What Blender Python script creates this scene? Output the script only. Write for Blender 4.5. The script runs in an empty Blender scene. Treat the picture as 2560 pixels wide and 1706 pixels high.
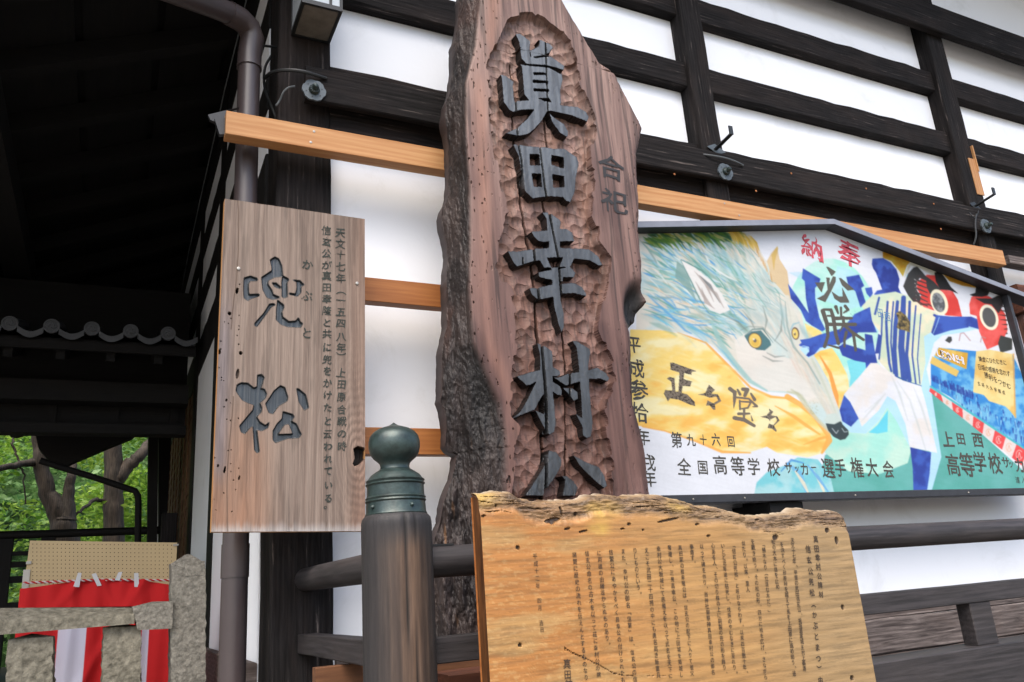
import bpy, math, random
import numpy as np
from math import radians, sin, cos, pi
random.seed(7); RNG = np.random.default_rng(11)
SC = bpy.context.scene; COL = SC.collection

# ------------------------------------------------------------------ camera
PITCH, ROLL, YAW, FPX = 0.29386283, -0.07314859, 0.47075445, 2018.6
def cam_axes():
    f = np.array([cos(PITCH)*sin(YAW), cos(PITCH)*cos(YAW), sin(PITCH)])
    r = np.array([cos(YAW), -sin(YAW), 0.0]); u = np.cross(r, f)
    c, s = cos(ROLL), sin(ROLL)
    return c*r+s*u, -s*r+c*u, f
RT, UP, FW = cam_axes()
EYE = np.array([0.0, 0.0, 1.5])
cd = bpy.data.cameras.new('camera'); cam = bpy.data.objects.new('camera', cd); COL.objects.link(cam)
from mathutils import Matrix, Vector
cam.matrix_world = Matrix(((RT[0], UP[0], -FW[0], EYE[0]), (RT[1], UP[1], -FW[1], EYE[1]), (RT[2], UP[2], -FW[2], EYE[2]), (0, 0, 0, 1)))
cd.sensor_width = 36.0; cd.lens = 36.0*FPX/2560.0; cd.clip_start = 0.05; cd.clip_end = 500
SC.camera = cam

# ------------------------------------------------------------------ light
SUN_EL, SUN_AZ = radians(58), radians(215)      # azimuth clockwise from +Y: light from behind-left of the camera
w = bpy.data.worlds.new('World'); SC.world = w; w.use_nodes = True
nt = w.node_tree; nt.nodes.clear()
sky = nt.nodes.new('ShaderNodeTexSky'); sky.sky_type = 'NISHITA'; sky.sun_disc = False
sky.sun_elevation = SUN_EL; sky.sun_rotation = SUN_AZ; sky.air_density = 1.0; sky.dust_density = 4.0; sky.ozone_density = 0.6
bg = nt.nodes.new('ShaderNodeBackground'); bg.inputs[1].default_value = 0.15
wo = nt.nodes.new('ShaderNodeOutputWorld')
nt.links.new(sky.outputs[0], bg.inputs[0]); nt.links.new(bg.outputs[0], wo.inputs[0])
sl = bpy.data.lights.new('sun', 'SUN'); sl.energy = 1.5; sl.angle = radians(60); sl.color = (1.0, 0.94, 0.86)
so = bpy.data.objects.new('sun', sl); COL.objects.link(so)
sd = Vector((sin(SUN_AZ)*cos(SUN_EL), cos(SUN_AZ)*cos(SUN_EL), sin(SUN_EL)))
so.rotation_euler = sd.to_track_quat('Z', 'Y').to_euler(); so.location = (0, -5, 10)
SC.view_settings.view_transform = 'Standard'; SC.view_settings.look = 'None'
SC.view_settings.exposure = 1.5; SC.view_settings.gamma = 1.0
try: SC.view_settings.use_curve_mapping = False
except Exception: pass
SC.render.engine = 'CYCLES'
SC.cycles.max_bounces = 6; SC.cycles.diffuse_bounces = 4
try: SC.cycles.use_denoising = True
except Exception: pass

# ------------------------------------------------------------------ maths helpers (photo measurements -> places)
def ray(x, y): return (x-1280.0)/FPX*RT - (y-853.0)/FPX*UP + FW
def onY(x, y, Y): d = ray(x, y); return EYE + d*(Y/d[1])
def onX(x, y, X): d = ray(x, y); return EYE + d*(X/d[0])
def proj(P):
    v = np.asarray(P, float) - EYE
    z = v @ FW
    return 1280 + FPX*(v @ RT)/z, 853 - FPX*(v @ UP)/z
def lin(c):
    c = np.asarray(c, float)
    return np.where(c <= 0.04045, c/12.92, ((c+0.055)/1.055)**2.4)
KALB = 0.62      # paints and woods as measured sit in a brightly exposed picture
def L(r, g, b, k=1.0): return tuple(float(v)*k*KALB for v in lin(np.array([r, g, b])/255.0))

def vnoise(x, y, seed=0):
    x = np.asarray(x, float); y = np.asarray(y, float)
    xi = np.floor(x).astype(np.int64); yi = np.floor(y).astype(np.int64)
    fx = x-xi; fy = y-yi; fx = fx*fx*(3-2*fx); fy = fy*fy*(3-2*fy)
    def h(a, b):
        n = (a*374761393 + b*668265263 + seed*982451653) & 0x7fffffff
        n = ((n ^ (n >> 13))*1274126177) & 0x7fffffff
        return ((n ^ (n >> 16)) & 0xffff)/65535.0
    return (h(xi, yi)*(1-fx)+h(xi+1, yi)*fx)*(1-fy) + (h(xi, yi+1)*(1-fx)+h(xi+1, yi+1)*fx)*fy
def fbm(x, y, o=4, seed=0):
    s = 0; a = 0.5; t = 0
    for i in range(o):
        s = s + a*vnoise(x*2**i, y*2**i, seed+i*17); t += a; a *= 0.5
    return s/t
def mix(a, b, t):
    t = np.asarray(t)[..., None]
    return a*(1-t)+b*t
def sst(a, b, x):
    t = np.clip((x-a)/(b-a), 0, 1); return t*t*(3-2*t)

# ------------------------------------------------------------------ raster canvas for painted and carved surfaces
class Canvas:
    def __init__(s, x0, y0, w, h, col=(0, 0, 0)):
        s.x0, s.y0, s.w, s.h = x0, y0, w, h
        s.img = np.zeros((h, w, len(col))); s.img[:] = col
    def _box(s, a, b, c, d):
        i0 = max(0, int(a-s.x0)-1); i1 = min(s.w, int(b-s.x0)+3); j0 = max(0, int(c-s.y0)-1); j1 = min(s.h, int(d-s.y0)+3)
        return i0, i1, j0, j1
    def poly(s, pts, col, alpha=1.0, holes=(), tex=None):
        P = np.asarray(pts, float)
        i0, i1, j0, j1 = s._box(P[:, 0].min(), P[:, 0].max(), P[:, 1].min(), P[:, 1].max())
        if i1 <= i0 or j1 <= j0: return
        cov = 0
        for ox in (0.25, 0.75):
            for oy in (0.25, 0.75):
                X, Y = np.meshgrid(np.arange(i0, i1)+s.x0+ox, np.arange(j0, j1)+s.y0+oy)
                ins = np.zeros(X.shape, bool)
                for ring in (pts,)+tuple(holes):
                    n = len(ring)
                    for k in range(n):
                        xa, ya = ring[k]; xb, yb = ring[(k+1) % n]
                        if ya == yb: continue
                        c = ((ya > Y) != (yb > Y)) & (X < (xb-xa)*(Y-ya)/(yb-ya)+xa)
                        ins ^= c
                cov = cov + ins*0.25
        a = (cov*alpha)[..., None]
        c = np.asarray(col, float)
        if tex is not None: c = tex(X, Y)
        s.img[j0:j1, i0:i1] = s.img[j0:j1, i0:i1]*(1-a) + c*a
    def stroke(s, pts, wd, col, alpha=1.0, soft=0.8):
        P = np.asarray(pts, float); n = len(P)
        W = np.asarray(wd, float)*np.ones(n) if np.ndim(wd) == 0 else np.interp(np.linspace(0, 1, n), np.linspace(0, 1, len(wd)), wd)
        m = W.max()/2+2
        i0, i1, j0, j1 = s._box(P[:, 0].min()-m, P[:, 0].max()+m, P[:, 1].min()-m, P[:, 1].max()+m)
        if i1 <= i0 or j1 <= j0: return
        X, Y = np.meshgrid(np.arange(i0, i1)+s.x0+.5, np.arange(j0, j1)+s.y0+.5)
        best = np.full(X.shape, -1e9)
        for k in range(n-1):
            d = P[k+1]-P[k]; L2 = (d*d).sum()+1e-9
            t = np.clip(((X-P[k, 0])*d[0]+(Y-P[k, 1])*d[1])/L2, 0, 1)
            D = np.hypot(X-P[k, 0]-t*d[0], Y-P[k, 1]-t*d[1])
            best = np.maximum(best, (W[k]*(1-t)+W[k+1]*t)/2-D)
        a = (np.clip(best/soft+.5, 0, 1)*alpha)[..., None]
        s.img[j0:j1, i0:i1] = s.img[j0:j1, i0:i1]*(1-a)+np.asarray(col, float)*a
    def sample(s, x, y):
        x = np.clip(x-s.x0-.5, 0, s.w-1.001); y = np.clip(y-s.y0-.5, 0, s.h-1.001)
        i = x.astype(int); j = y.astype(int); fx = (x-i)[..., None]; fy = (y-j)[..., None]
        I = s.img
        return (I[j, i]*(1-fx)+I[j, i+1]*fx)*(1-fy)+(I[j+1, i]*(1-fx)+I[j+1, i+1]*fx)*fy
    def blur(s, r):
        k = np.ones(2*r+1)/(2*r+1)
        for ax in (0, 1):
            s.img = np.apply_along_axis(lambda m: np.convolve(np.pad(m, r, 'edge'), k, 'valid'), ax, s.img)
def ell(cx, cy, rx, ry, rot=0, n=28):
    r = radians(rot)
    return [(cx+rx*cos(t)*cos(r)-ry*sin(t)*sin(r), cy+rx*cos(t)*sin(r)+ry*sin(t)*cos(r)) for t in np.linspace(0, 2*pi, n, endpoint=False)]
def Z(ox, oy, s): return lambda pts: [(ox+a/s, oy+b/s) for a, b in pts]

# ------------------------------------------------------------------ materials
def new_mat(name):
    m = bpy.data.materials.new(name); m.use_nodes = True
    n = m.node_tree; b = n.nodes['Principled BSDF']
    return m, n, b
def N(n, t, **kw):
    x = n.nodes.new(t)
    for k, v in kw.items():
        if k in x.inputs.keys(): x.inputs[k].default_value = v
        else: setattr(x, k, v)
    return x
def coords(n, scale, rnd=True):
    tc = N(n, 'ShaderNodeTexCoord'); mp = N(n, 'ShaderNodeMapping'); mp.inputs['Scale'].default_value = scale
    if rnd:
        oi = N(n, 'ShaderNodeObjectInfo'); mu = N(n, 'ShaderNodeMath', operation='MULTIPLY'); mu.inputs[1].default_value = 31.0
        ad = N(n, 'ShaderNodeVectorMath', operation='ADD')
        n.links.new(oi.outputs['Random'], mu.inputs[0]); n.links.new(tc.outputs['Object'], ad.inputs[0]); n.links.new(mu.outputs[0], ad.inputs[1])
        n.links.new(ad.outputs[0], mp.inputs[0])
    else: n.links.new(tc.outputs['Object'], mp.inputs[0])
    return mp
def ramp(n, stops):
    r = N(n, 'ShaderNodeValToRGB'); e = r.color_ramp.elements
    while len(e) < len(stops): e.new(0.5)
    for i, (p, c) in enumerate(stops): e[i].position = p; e[i].color = (*c, 1)
    return r
def wood(name, axis, c1, c2, c3=None, fine=60, coarse=5, stretch=14, rough=0.75, bump=0.25, patch=None, patch_amt=0.35, spec=0.3, wav=0.10):
    """streaked timber, the grain running along `axis` (0 x, 1 y, 2 z)"""
    m, n, b = new_mat(name)
    sc = [fine]*3; sc[axis] = fine/stretch
    s2 = [coarse]*3; s2[axis] = coarse/4
    g = N(n, 'ShaderNodeTexNoise', Detail=7.0, Roughness=0.65, Distortion=0.6, Scale=1.0); n.links.new(coords(n, sc).outputs[0], g.inputs[0])
    l = N(n, 'ShaderNodeTexNoise', Detail=5.0, Roughness=0.6, Distortion=1.2, Scale=1.0); n.links.new(coords(n, s2).outputs[0], l.inputs[0])
    sr = [coarse*3]*3; sr[axis] = coarse*0.35
    wv = N(n, 'ShaderNodeTexWave', Scale=1.0, Distortion=5.0, Detail=3.0); wv.bands_direction = 'Z' if axis != 2 else 'X'
    wv.inputs['Detail Scale'].default_value = 1.2
    n.links.new(coords(n, sr).outputs[0], wv.inputs[0])
    r1 = ramp(n, [(0.32, c1), (0.5, tuple((a+c)/2 for a, c in zip(c1, c2))), (0.64, c2)]+([(0.74, c3)] if c3 else []))
    mm = N(n, 'ShaderNodeMath', operation='MULTIPLY_ADD'); mm.inputs[1].default_value = wav; 
    n.links.new(wv.outputs[1], mm.inputs[0]); n.links.new(g.outputs[0], mm.inputs[2])
    sb = N(n, 'ShaderNodeMath', operation='SUBTRACT'); sb.inputs[1].default_value = wav/2
    n.links.new(mm.outputs[0], sb.inputs[0]); n.links.new(sb.outputs[0], r1.inputs[0])
    mx = N(n, 'ShaderNodeMix', data_type='RGBA'); 
    r2 = ramp(n, [(0.45, (0, 0, 0)), (0.72, (1, 1, 1))]); n.links.new(l.outputs[0], r2.inputs[0])
    ml = N(n, 'ShaderNodeMath', operation='MULTIPLY'); ml.inputs[1].default_value = patch_amt; n.links.new(r2.outputs[0], ml.inputs[0])
    n.links.new(ml.outputs[0], mx.inputs[0]); n.links.new(r1.outputs[0], mx.inputs[6]); mx.inputs[7].default_value = (*(patch or c2), 1)
    n.links.new(mx.outputs[2], b.inputs['Base Color'])
    bp = N(n, 'ShaderNodeBump', Strength=bump, Distance=0.004); n.links.new(mm.outputs[0], bp.inputs['Height']); n.links.new(bp.outputs[0], b.inputs['Normal'])
    b.inputs['Roughness'].default_value = rough; b.inputs['Specular IOR Level'].default_value = spec
    return m
def plain(name, c, rough=0.6, metal=0, var=0.15, scale=9, bump=0.1, spec=0.5, bscale=120, bd=0.003):
    m, n, b = new_mat(name)
    g = N(n, 'ShaderNodeTexNoise', Detail=6.0, Roughness=0.6, Scale=scale); n.links.new(coords(n, (1, 1, 1)).outputs[0], g.inputs[0])
    r = ramp(n, [(0.3, tuple(v*(1-var) for v in c)), (0.7, tuple(min(1, v*(1+var)) for v in c))]); n.links.new(g.outputs[0], r.inputs[0])
    n.links.new(r.outputs[0], b.inputs['Base Color'])
    g2 = N(n, 'ShaderNodeTexNoise', Detail=4.0, Scale=bscale); n.links.new(coords(n, (1, 1, 1)).outputs[0], g2.inputs[0])
    bp = N(n, 'ShaderNodeBump', Strength=bump, Distance=bd); n.links.new(g2.outputs[0], bp.inputs['Height']); n.links.new(bp.outputs[0], b.inputs['Normal'])
    b.inputs['Roughness'].default_value = rough; b.inputs['Metallic'].default_value = metal; b.inputs['Specular IOR Level'].default_value = spec
    return m
def vcol(name, rough=0.7, spec=0.3, grain=None, amt=0.18, bump=0.2):
    """colour attribute with procedural grain over it"""
    m, n, b = new_mat(name)
    at = N(n, 'ShaderNodeAttribute'); at.attribute_name = 'Col'
    g = N(n, 'ShaderNodeTexNoise', Detail=5.0, Roughness=0.65, Scale=1.0); n.links.new(coords(n, grain or (90, 90, 90), False).outputs[0], g.inputs[0])
    mr = N(n, 'ShaderNodeMapRange'); mr.inputs[1].default_value = 0.25; mr.inputs[2].default_value = 0.75; mr.inputs[3].default_value = 1-amt; mr.inputs[4].default_value = 1+amt
    n.links.new(g.outputs[0], mr.inputs[0])
    vm = N(n, 'ShaderNodeVectorMath', operation='SCALE'); n.links.new(at.outputs[0], vm.inputs[0]); n.links.new(mr.outputs[0], vm.inputs['Scale'])
    n.links.new(vm.outputs[0], b.inputs['Base Color'])
    bp = N(n, 'ShaderNodeBump', Strength=bump, Distance=0.003); n.links.new(g.outputs[0], bp.inputs['Height']); n.links.new(bp.outputs[0], b.inputs['Normal'])
    b.inputs['Roughness'].default_value = rough; b.inputs['Specular IOR Level'].default_value = spec
    return m

M = {}
dk, dk2, dp = L(16, 15, 15), L(46, 43, 43), L(64, 54, 50)
for ax, nm in enumerate('xyz'):
    M['dark_'+nm] = wood('dark_timber_'+nm, ax, dk, dk2, c3=L(124, 114, 108), patch=dp, fine=70, stretch=18, bump=0.9, patch_amt=0.45, rough=.85, spec=.15)
    M['black_'+nm] = wood('sooty_timber_'+nm, ax, L(8, 7, 7), L(20, 18, 17), patch=L(28, 20, 17), bump=0.3)  # near-black timber, darker than the front beams
    M['batten_'+nm] = wood('new_pine_'+nm, ax, L(198, 140, 88), L(222, 170, 116), patch=L(188, 122, 68), fine=34, coarse=4.0, stretch=22, bump=0.15, rough=0.6, wav=.16)
M['brownboard'] = wood('brown_board', 0, L(96, 62, 40), L(130, 88, 58), patch=L(86, 54, 36), fine=34, bump=.15)
M['batten_old'] = wood('varnished_pine', 0, L(158, 96, 48), L(184, 120, 66), patch=L(150, 86, 40), fine=34, stretch=20, bump=0.12, rough=0.5)
M['rail'] = wood('dark_rail_wood', 0, L(36, 34, 35), L(66, 62, 64), patch=L(80, 73, 70), fine=80, stretch=18, bump=0.25, rough=0.6)
M['rail_y'] = wood('dark_rail_wood_y', 1, L(36, 34, 35), L(66, 62, 64), patch=L(80, 73, 70), fine=80, stretch=18, bump=0.25, rough=0.6)
M['weather'] = wood('weathered_plank', 0, L(58, 50, 48), L(126, 116, 112), c3=L(176, 166, 160), patch=L(110, 86, 72), fine=55, stretch=14, bump=0.7)
M['redwood'] = wood('red_brown_board', 0, L(70, 38, 28), L(112, 66, 46), patch=L(120, 72, 44), fine=40, bump=0.2)
M['redwood_z'] = wood('red_brown_board_z', 2, L(84, 58, 50), L(120, 88, 76), patch=L(100, 66, 52), fine=40, bump=0.2)
M['doorwood'] = wood('brown_door_wood', 2, L(96, 68, 46), L(130, 96, 66), fine=40, bump=0.2)
M['plaster_plain'] = plain('white_plaster', (0.715, 0.745, 0.785), rough=0.9, var=0.03, scale=1.6, bump=0.08, spec=0.1, bscale=60)
def plaster():
    m, n, b = new_mat('white_plaster_wall')
    a = N(n, 'ShaderNodeTexNoise', Scale=2.2, Detail=8.0, Roughness=.7, Distortion=.6); n.links.new(coords(n, (1, 1, 1)).outputs[0], a.inputs[0])
    r = ramp(n, [(.28, (.66, .68, .70)), (.45, (.75, .775, .81)), (.8, (.76, .785, .82))]); n.links.new(a.outputs[0], r.inputs[0])
    c = N(n, 'ShaderNodeTexNoise', Scale=7.0, Detail=10.0, Roughness=.75); n.links.new(coords(n, (1, 1, .25)).outputs[0], c.inputs[0])
    r2 = ramp(n, [(.68, (0, 0, 0)), (.80, (1, 1, 1))]); n.links.new(c.outputs[0], r2.inputs[0])
    ml = N(n, 'ShaderNodeMath', operation='MULTIPLY'); ml.inputs[1].default_value = .55; n.links.new(r2.outputs[0], ml.inputs[0])
    mx = N(n, 'ShaderNodeMix', data_type='RGBA'); n.links.new(ml.outputs[0], mx.inputs[0]); n.links.new(r.outputs[0], mx.inputs[6]); mx.inputs[7].default_value = (.42, .42, .42, 1)
    n.links.new(mx.outputs[2], b.inputs['Base Color']); b.inputs['Roughness'].default_value = .9; b.inputs['Specular IOR Level'].default_value = .1
    g = N(n, 'ShaderNodeTexNoise', Scale=45.0, Detail=6.0); n.links.new(coords(n, (1, 1, 1)).outputs[0], g.inputs[0])
    bp = N(n, 'ShaderNodeBump', Strength=.12, Distance=.004); n.links.new(g.outputs[0], bp.inputs['Height']); n.links.new(bp.outputs[0], b.inputs['Normal'])
    return m
M['plaster'] = plaster()
M['pipe'] = plain('brown_downpipe', L(78, 68, 68), rough=0.38, var=0.1, scale=6, bump=0.03)
M['bronze'] = plain('green_bronze', L(52, 68, 66), rough=0.38, metal=0.3, var=0.5, scale=34, bump=0.2)
M['dullbronze'] = plain('dull_bronze', L(96, 106, 112), rough=0.55, metal=0.2, var=0.2, scale=30, bump=0.08)
M['iron'] = plain('black_iron', L(34, 37, 38), rough=0.5, var=0.2)
M['glass'] = plain('milky_lantern_pane', L(205, 215, 222), rough=0.3, var=0.04)
M['dirty_glass'] = plain('dirty_lantern_base', L(128, 122, 112), rough=0.5, var=0.25, scale=20)
M['cable'] = plain('grey_cable', L(96, 102, 104), rough=0.6, var=0.2)
M['blackplastic'] = plain('black_plastic', L(34, 36, 40), rough=0.45, var=0.1)
M['screw'] = plain('screw_metal', L(190, 185, 175), rough=0.4, metal=0.6)
M['stone'] = plain('rough_granite', L(150, 146, 136), rough=0.95, var=0.4, scale=60, bump=1.0, spec=0.15, bscale=45, bd=.014)
M['stone2'] = plain('lichened_stone', L(146, 141, 126), rough=0.95, var=0.5, scale=34, bump=1.0, spec=0.15, bscale=55, bd=.010)
M['tile'] = plain('grey_roof_tile', L(86, 88, 92), rough=0.55, var=0.2, scale=12, bump=0.2)
M['peg'] = plain('pegboard', L(230, 204, 156), rough=0.8, var=0.04, scale=5, bump=0.02)
M['hole'] = plain('dark_hole', L(60, 48, 34), rough=1)
M['red'] = plain('red_cloth', L(214, 40, 44), rough=0.85, var=0.06, scale=5, bump=0.2, bscale=500)
M['white_cloth'] = plain('white_cloth', L(226, 222, 238), rough=0.85, var=0.03, bump=0.2, bscale=500)
M['tape'] = plain('white_tape', L(232, 232, 236), rough=0.6, var=0.03)
M['ground'] = plain('packed_gravel', L(140, 134, 124), rough=0.95, var=0.3, scale=20, bump=0.8)
M['bark'] = wood('tree_bark', 2, L(26, 23, 20), L(84, 75, 64), patch=L(108, 92, 80), fine=26, stretch=5, bump=0.9)
M['frame'] = plain('blue_grey_painted_board', L(140, 145, 158), rough=0.55, var=0.12, scale=12, bump=0.1)
M['frame_dark'] = plain('black_painted_board', L(44, 46, 52), rough=0.6, var=0.25, scale=30, bump=0.25)
M['ink'] = plain('ink', L(70, 68, 62), rough=0.8, var=0.3, scale=60)
M['ink_black'] = plain('ink_black', L(34, 31, 31), rough=.6, var=.3, scale=60)
M['ink_green'] = plain('ink_worn', L(50, 56, 50), rough=0.85, var=0.35, scale=90)
M['ink_brown'] = plain('ink_brown', L(58, 44, 32), rough=0.85, var=0.4, scale=80)
M['ink_white'] = plain('ink_white', L(225, 225, 235), rough=0.8)
M['ink_blue'] = plain('ink_blue', L(90, 140, 190), rough=0.8)
M['slab'] = vcol('carved_pine_slab', rough=0.62, spec=0.35, grain=(120, 120, 9), amt=0.16, bump=0.3)
M['lacquer'] = vcol('dark_lacquered_letters', rough=0.42, spec=0.6, grain=(120, 120, 12), amt=0.12, bump=0.15)
M['board'] = vcol('weathered_cedar_board', rough=0.75, spec=0.25, grain=(300, 300, 12), amt=0.16, bump=0.35)
M['plaque'] = vcol('varnished_slab', rough=0.5, spec=0.4, grain=(14, 14, 260), amt=0.13, bump=0.2)
M['paint'] = vcol('mural_paint', rough=0.7, spec=0.2, grain=(60, 60, 60), amt=0.03, bump=0.05)
M['post'] = vcol('worn_post_wood', rough=0.6, spec=0.3, grain=(150, 150, 10), amt=0.3, bump=0.4)
def leaf_mat(name, c1, c2):
    m, n, b = new_mat(name)
    g = N(n, 'ShaderNodeTexNoise', Detail=3.0, Scale=1.6); n.links.new(coords(n, (1, 1, 1), False).outputs[0], g.inputs[0])
    g2 = N(n, 'ShaderNodeTexNoise', Detail=2.0, Scale=14.0); n.links.new(coords(n, (1, 1, 1), False).outputs[0], g2.inputs[0])
    ad = N(n, 'ShaderNodeMath', operation='MULTIPLY_ADD'); ad.inputs[1].default_value = 0.5; n.links.new(g2.outputs[0], ad.inputs[0])
    hf = N(n, 'ShaderNodeMath', operation='MULTIPLY'); hf.inputs[1].default_value = 0.6; n.links.new(g.outputs[0], hf.inputs[0]); n.links.new(hf.outputs[0], ad.inputs[2])
    r = ramp(n, [(0.42, c1), (0.66, c2)]); n.links.new(ad.outputs[0], r.inputs[0]); n.links.new(r.outputs[0], b.inputs['Base Color'])
    b.inputs['Roughness'].default_value = 0.5
    tr = N(n, 'ShaderNodeBsdfTranslucent'); n.links.new(r.outputs[0], tr.inputs[0])
    ms = N(n, 'ShaderNodeMixShader'); ms.inputs[0].default_value = 0.45
    out = [x for x in n.nodes if x.type == 'OUTPUT_MATERIAL'][0]
    n.links.new(b.outputs[0], ms.inputs[1]); n.links.new(tr.outputs[0], ms.inputs[2]); n.links.new(ms.outputs[0], out.inputs[0])
    return m
M['leaf'] = leaf_mat('maple_leaves', L(98, 158, 44), L(186, 222, 92))
M['leaf_far'] = leaf_mat('far_leaves', L(78, 136, 66), L(176, 218, 140))

# ------------------------------------------------------------------ object helpers
BASE = {}
def tag(o, label=None, cat=None, group=None, kind=None):
    if label: o['label'] = label
    if cat: o['category'] = cat
    if group: o['group'] = group
    if kind: o['kind'] = kind
    return o
def thing(name, label, cat, loc=(0, 0, 0), group=None):
    o = bpy.data.objects.new(name, None); COL.objects.link(o); o.location = loc; o.empty_display_size = 0.1
    BASE[o.name] = np.array(loc, float)
    return tag(o, label, cat, group)
class MB:
    def __init__(s): s.v = []; s.f = []
    def add(s, V, Fc):
        k = len(s.v); s.v += [tuple(map(float, p)) for p in V]; s.f += [tuple(i+k for i in f) for f in Fc]; return s
    def box(s, a, b, ch=0.0, seg=1, jit=0.0):
        """box from corner a to corner b; its long edges chamfered by ch, cut into seg pieces along its longest side"""
        a = np.minimum(a, b).astype(float), np.maximum(a, b).astype(float); lo, hi = a
        d = hi-lo; ax = int(np.argmax(d)); u, v = [i for i in range(3) if i != ax]
        if ax == 1: u, v = v, u
        c = min(ch, d[u]*.4, d[v]*.4)
        if c > 0: ring = [(c, 0), (d[u]-c, 0), (d[u], c), (d[u], d[v]-c), (d[u]-c, d[v]), (c, d[v]), (0, d[v]-c), (0, c)]
        else: ring = [(0, 0), (d[u], 0), (d[u], d[v]), (0, d[v])]
        n = len(ring); V = []; Fc = []
        for k in range(seg+1):
            ju, jv = random.uniform(-jit, jit), random.uniform(-jit, jit)
            ku, kv = random.uniform(-jit, jit), random.uniform(-jit, jit)
            for (p, q) in ring:
                x = np.zeros(3); x[ax] = lo[ax]+d[ax]*k/seg
                x[u] = lo[u]+p+(ju if p < d[u]/2 else ku); x[v] = lo[v]+q+(jv if q < d[v]/2 else kv)
                V.append(x)
        for k in range(seg):
            for i in range(n):
                j = (i+1) % n
                Fc.append((k*n+i, k*n+j, (k+1)*n+j, (k+1)*n+i))
        Fc.append(tuple(range(n-1, -1, -1))); Fc.append(tuple(seg*n+i for i in range(n)))
        return s.add(V, Fc)
    def prism(s, pts, off):
        """closed polygon of 3-D points pushed along off"""
        P = np.asarray(pts, float); n = len(P); Q = P+np.asarray(off, float)
        return s.add(list(P)+list(Q), [tuple(range(n)), tuple(range(2*n-1, n-1, -1))]+[(i, i+n, (i+1) % n+n, (i+1) % n) for i in range(n)])
    def tube(s, path, r, n=10, cap=True):
        P = [np.asarray(p, float) for p in path]; R = r if hasattr(r, '__len__') else [r]*len(P)
        V = []; prev = None
        for k, p in enumerate(P):
            t = (P[min(k+1, len(P)-1)]-P[max(k-1, 0)]); t = t/(np.linalg.norm(t)+1e-12)
            if prev is None:
                a = np.array([0, 0, 1.0]) if abs(t[2]) < .9 else np.array([1.0, 0, 0]); u = np.cross(t, a)
            else: u = prev-t*(prev@t)
            u = u/np.linalg.norm(u); prev = u; v = np.cross(t, u)
            for i in range(n): V.append(p+R[k]*(cos(2*pi*i/n)*u+sin(2*pi*i/n)*v))
        Fc = [(k*n+i, k*n+(i+1) % n, (k+1)*n+(i+1) % n, (k+1)*n+i) for k in range(len(P)-1) for i in range(n)]
        if cap: Fc += [tuple(range(n-1, -1, -1)), tuple((len(P)-1)*n+i for i in range(n))]
        return s.add(V, Fc)
    def lathe(s, prof, c, n=40, ax=2):
        V = []
        for (r, h) in prof:
            for i in range(n):
                t = 2*pi*i/n
                d = {2: (r*cos(t), r*sin(t), h), 1: (r*cos(t), h, r*sin(t))}[ax]
                V.append(np.add(c, d))
        m = len(prof)
        return s.add(V, [(k*n+i, k*n+(i+1) % n, (k+1)*n+(i+1) % n, (k+1)*n+i) for k in range(m-1) for i in range(n)]+[tuple(range(n-1, -1, -1)), tuple((m-1)*n+i for i in range(n))])
def link(name, me, mat, parent):
    o = bpy.data.objects.new(name, me); COL.objects.link(o)
    if mat: me.materials.append(mat)
    if parent is not None: o.parent = parent
    BASE[o.name] = BASE[parent.name] if parent is not None else np.zeros(3)
    return o
def obj(name, mb, mat, parent=None, smooth=False, origin=None):
    off = BASE[parent.name] if parent is not None else np.zeros(3)
    me = bpy.data.meshes.new(name); me.from_pydata([tuple(np.subtract(v, off)) for v in mb.v], [], mb.f); me.validate(); me.update()
    import bmesh
    bm = bmesh.new(); bm.from_mesh(me); bmesh.ops.recalc_face_normals(bm, faces=bm.faces); bm.to_mesh(me); bm.free()
    o = link(name, me, mat, parent)
    if smooth: 
        for p in me.polygons: p.use_smooth = True
        try: me.set_sharp_from_angle(angle=radians(40))
        except Exception: pass
    return o
def grid(name, P, col, mat, parent=None, mask=None, smooth=False, wrap=False):
    """dense sheet: P (h,w,3) places, col (h,w,3) colours as seen; mask keeps chosen faces"""
    off = BASE[parent.name] if parent is not None else np.zeros(3)
    h, w_ = P.shape[:2]; idx = np.arange(h*w_).reshape(h, w_)
    a, b, c, d = idx[:-1, :-1], idx[:-1, 1:], idx[1:, 1:], idx[1:, :-1]
    if wrap:
        e = np.roll(idx, -1, 1); a, b, c, d = idx[:-1], e[:-1], e[1:], idx[1:]
    q = np.stack([a, b, c, d], -1).reshape(-1, 4)
    if mask is not None: q = q[mask.reshape(-1)]
    used, inv = np.unique(q, return_inverse=True); inv = inv.reshape(-1)
    V = (P.reshape(-1, 3)-off)[used]; Cc = col.reshape(-1, 3)[used]
    me = bpy.data.meshes.new(name); me.vertices.add(len(V)); me.vertices.foreach_set('co', V.ravel().astype(np.float32))
    me.loops.add(len(inv)); me.loops.foreach_set('vertex_index', inv.astype(np.int32))
    me.polygons.add(len(q)); me.polygons.foreach_set('loop_start', (np.arange(len(q))*4).astype(np.int32))
    try: me.polygons.foreach_set('loop_total', np.full(len(q), 4, np.int32))
    except Exception: pass
    me.update(calc_edges=True)
    at = me.color_attributes.new('Col', 'FLOAT_COLOR', 'POINT')
    rgba = np.ones((len(V), 4), np.float32); rgba[:, :3] = lin(np.clip(Cc, 0, 1))*KALB; at.data.foreach_set('color', rgba.ravel())
    if not smooth: me.polygons.foreach_set('use_smooth', np.zeros(len(q), bool))
    else: me.polygons.foreach_set('use_smooth', np.ones(len(q), bool))
    return link(name, me, mat, parent)

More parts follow.
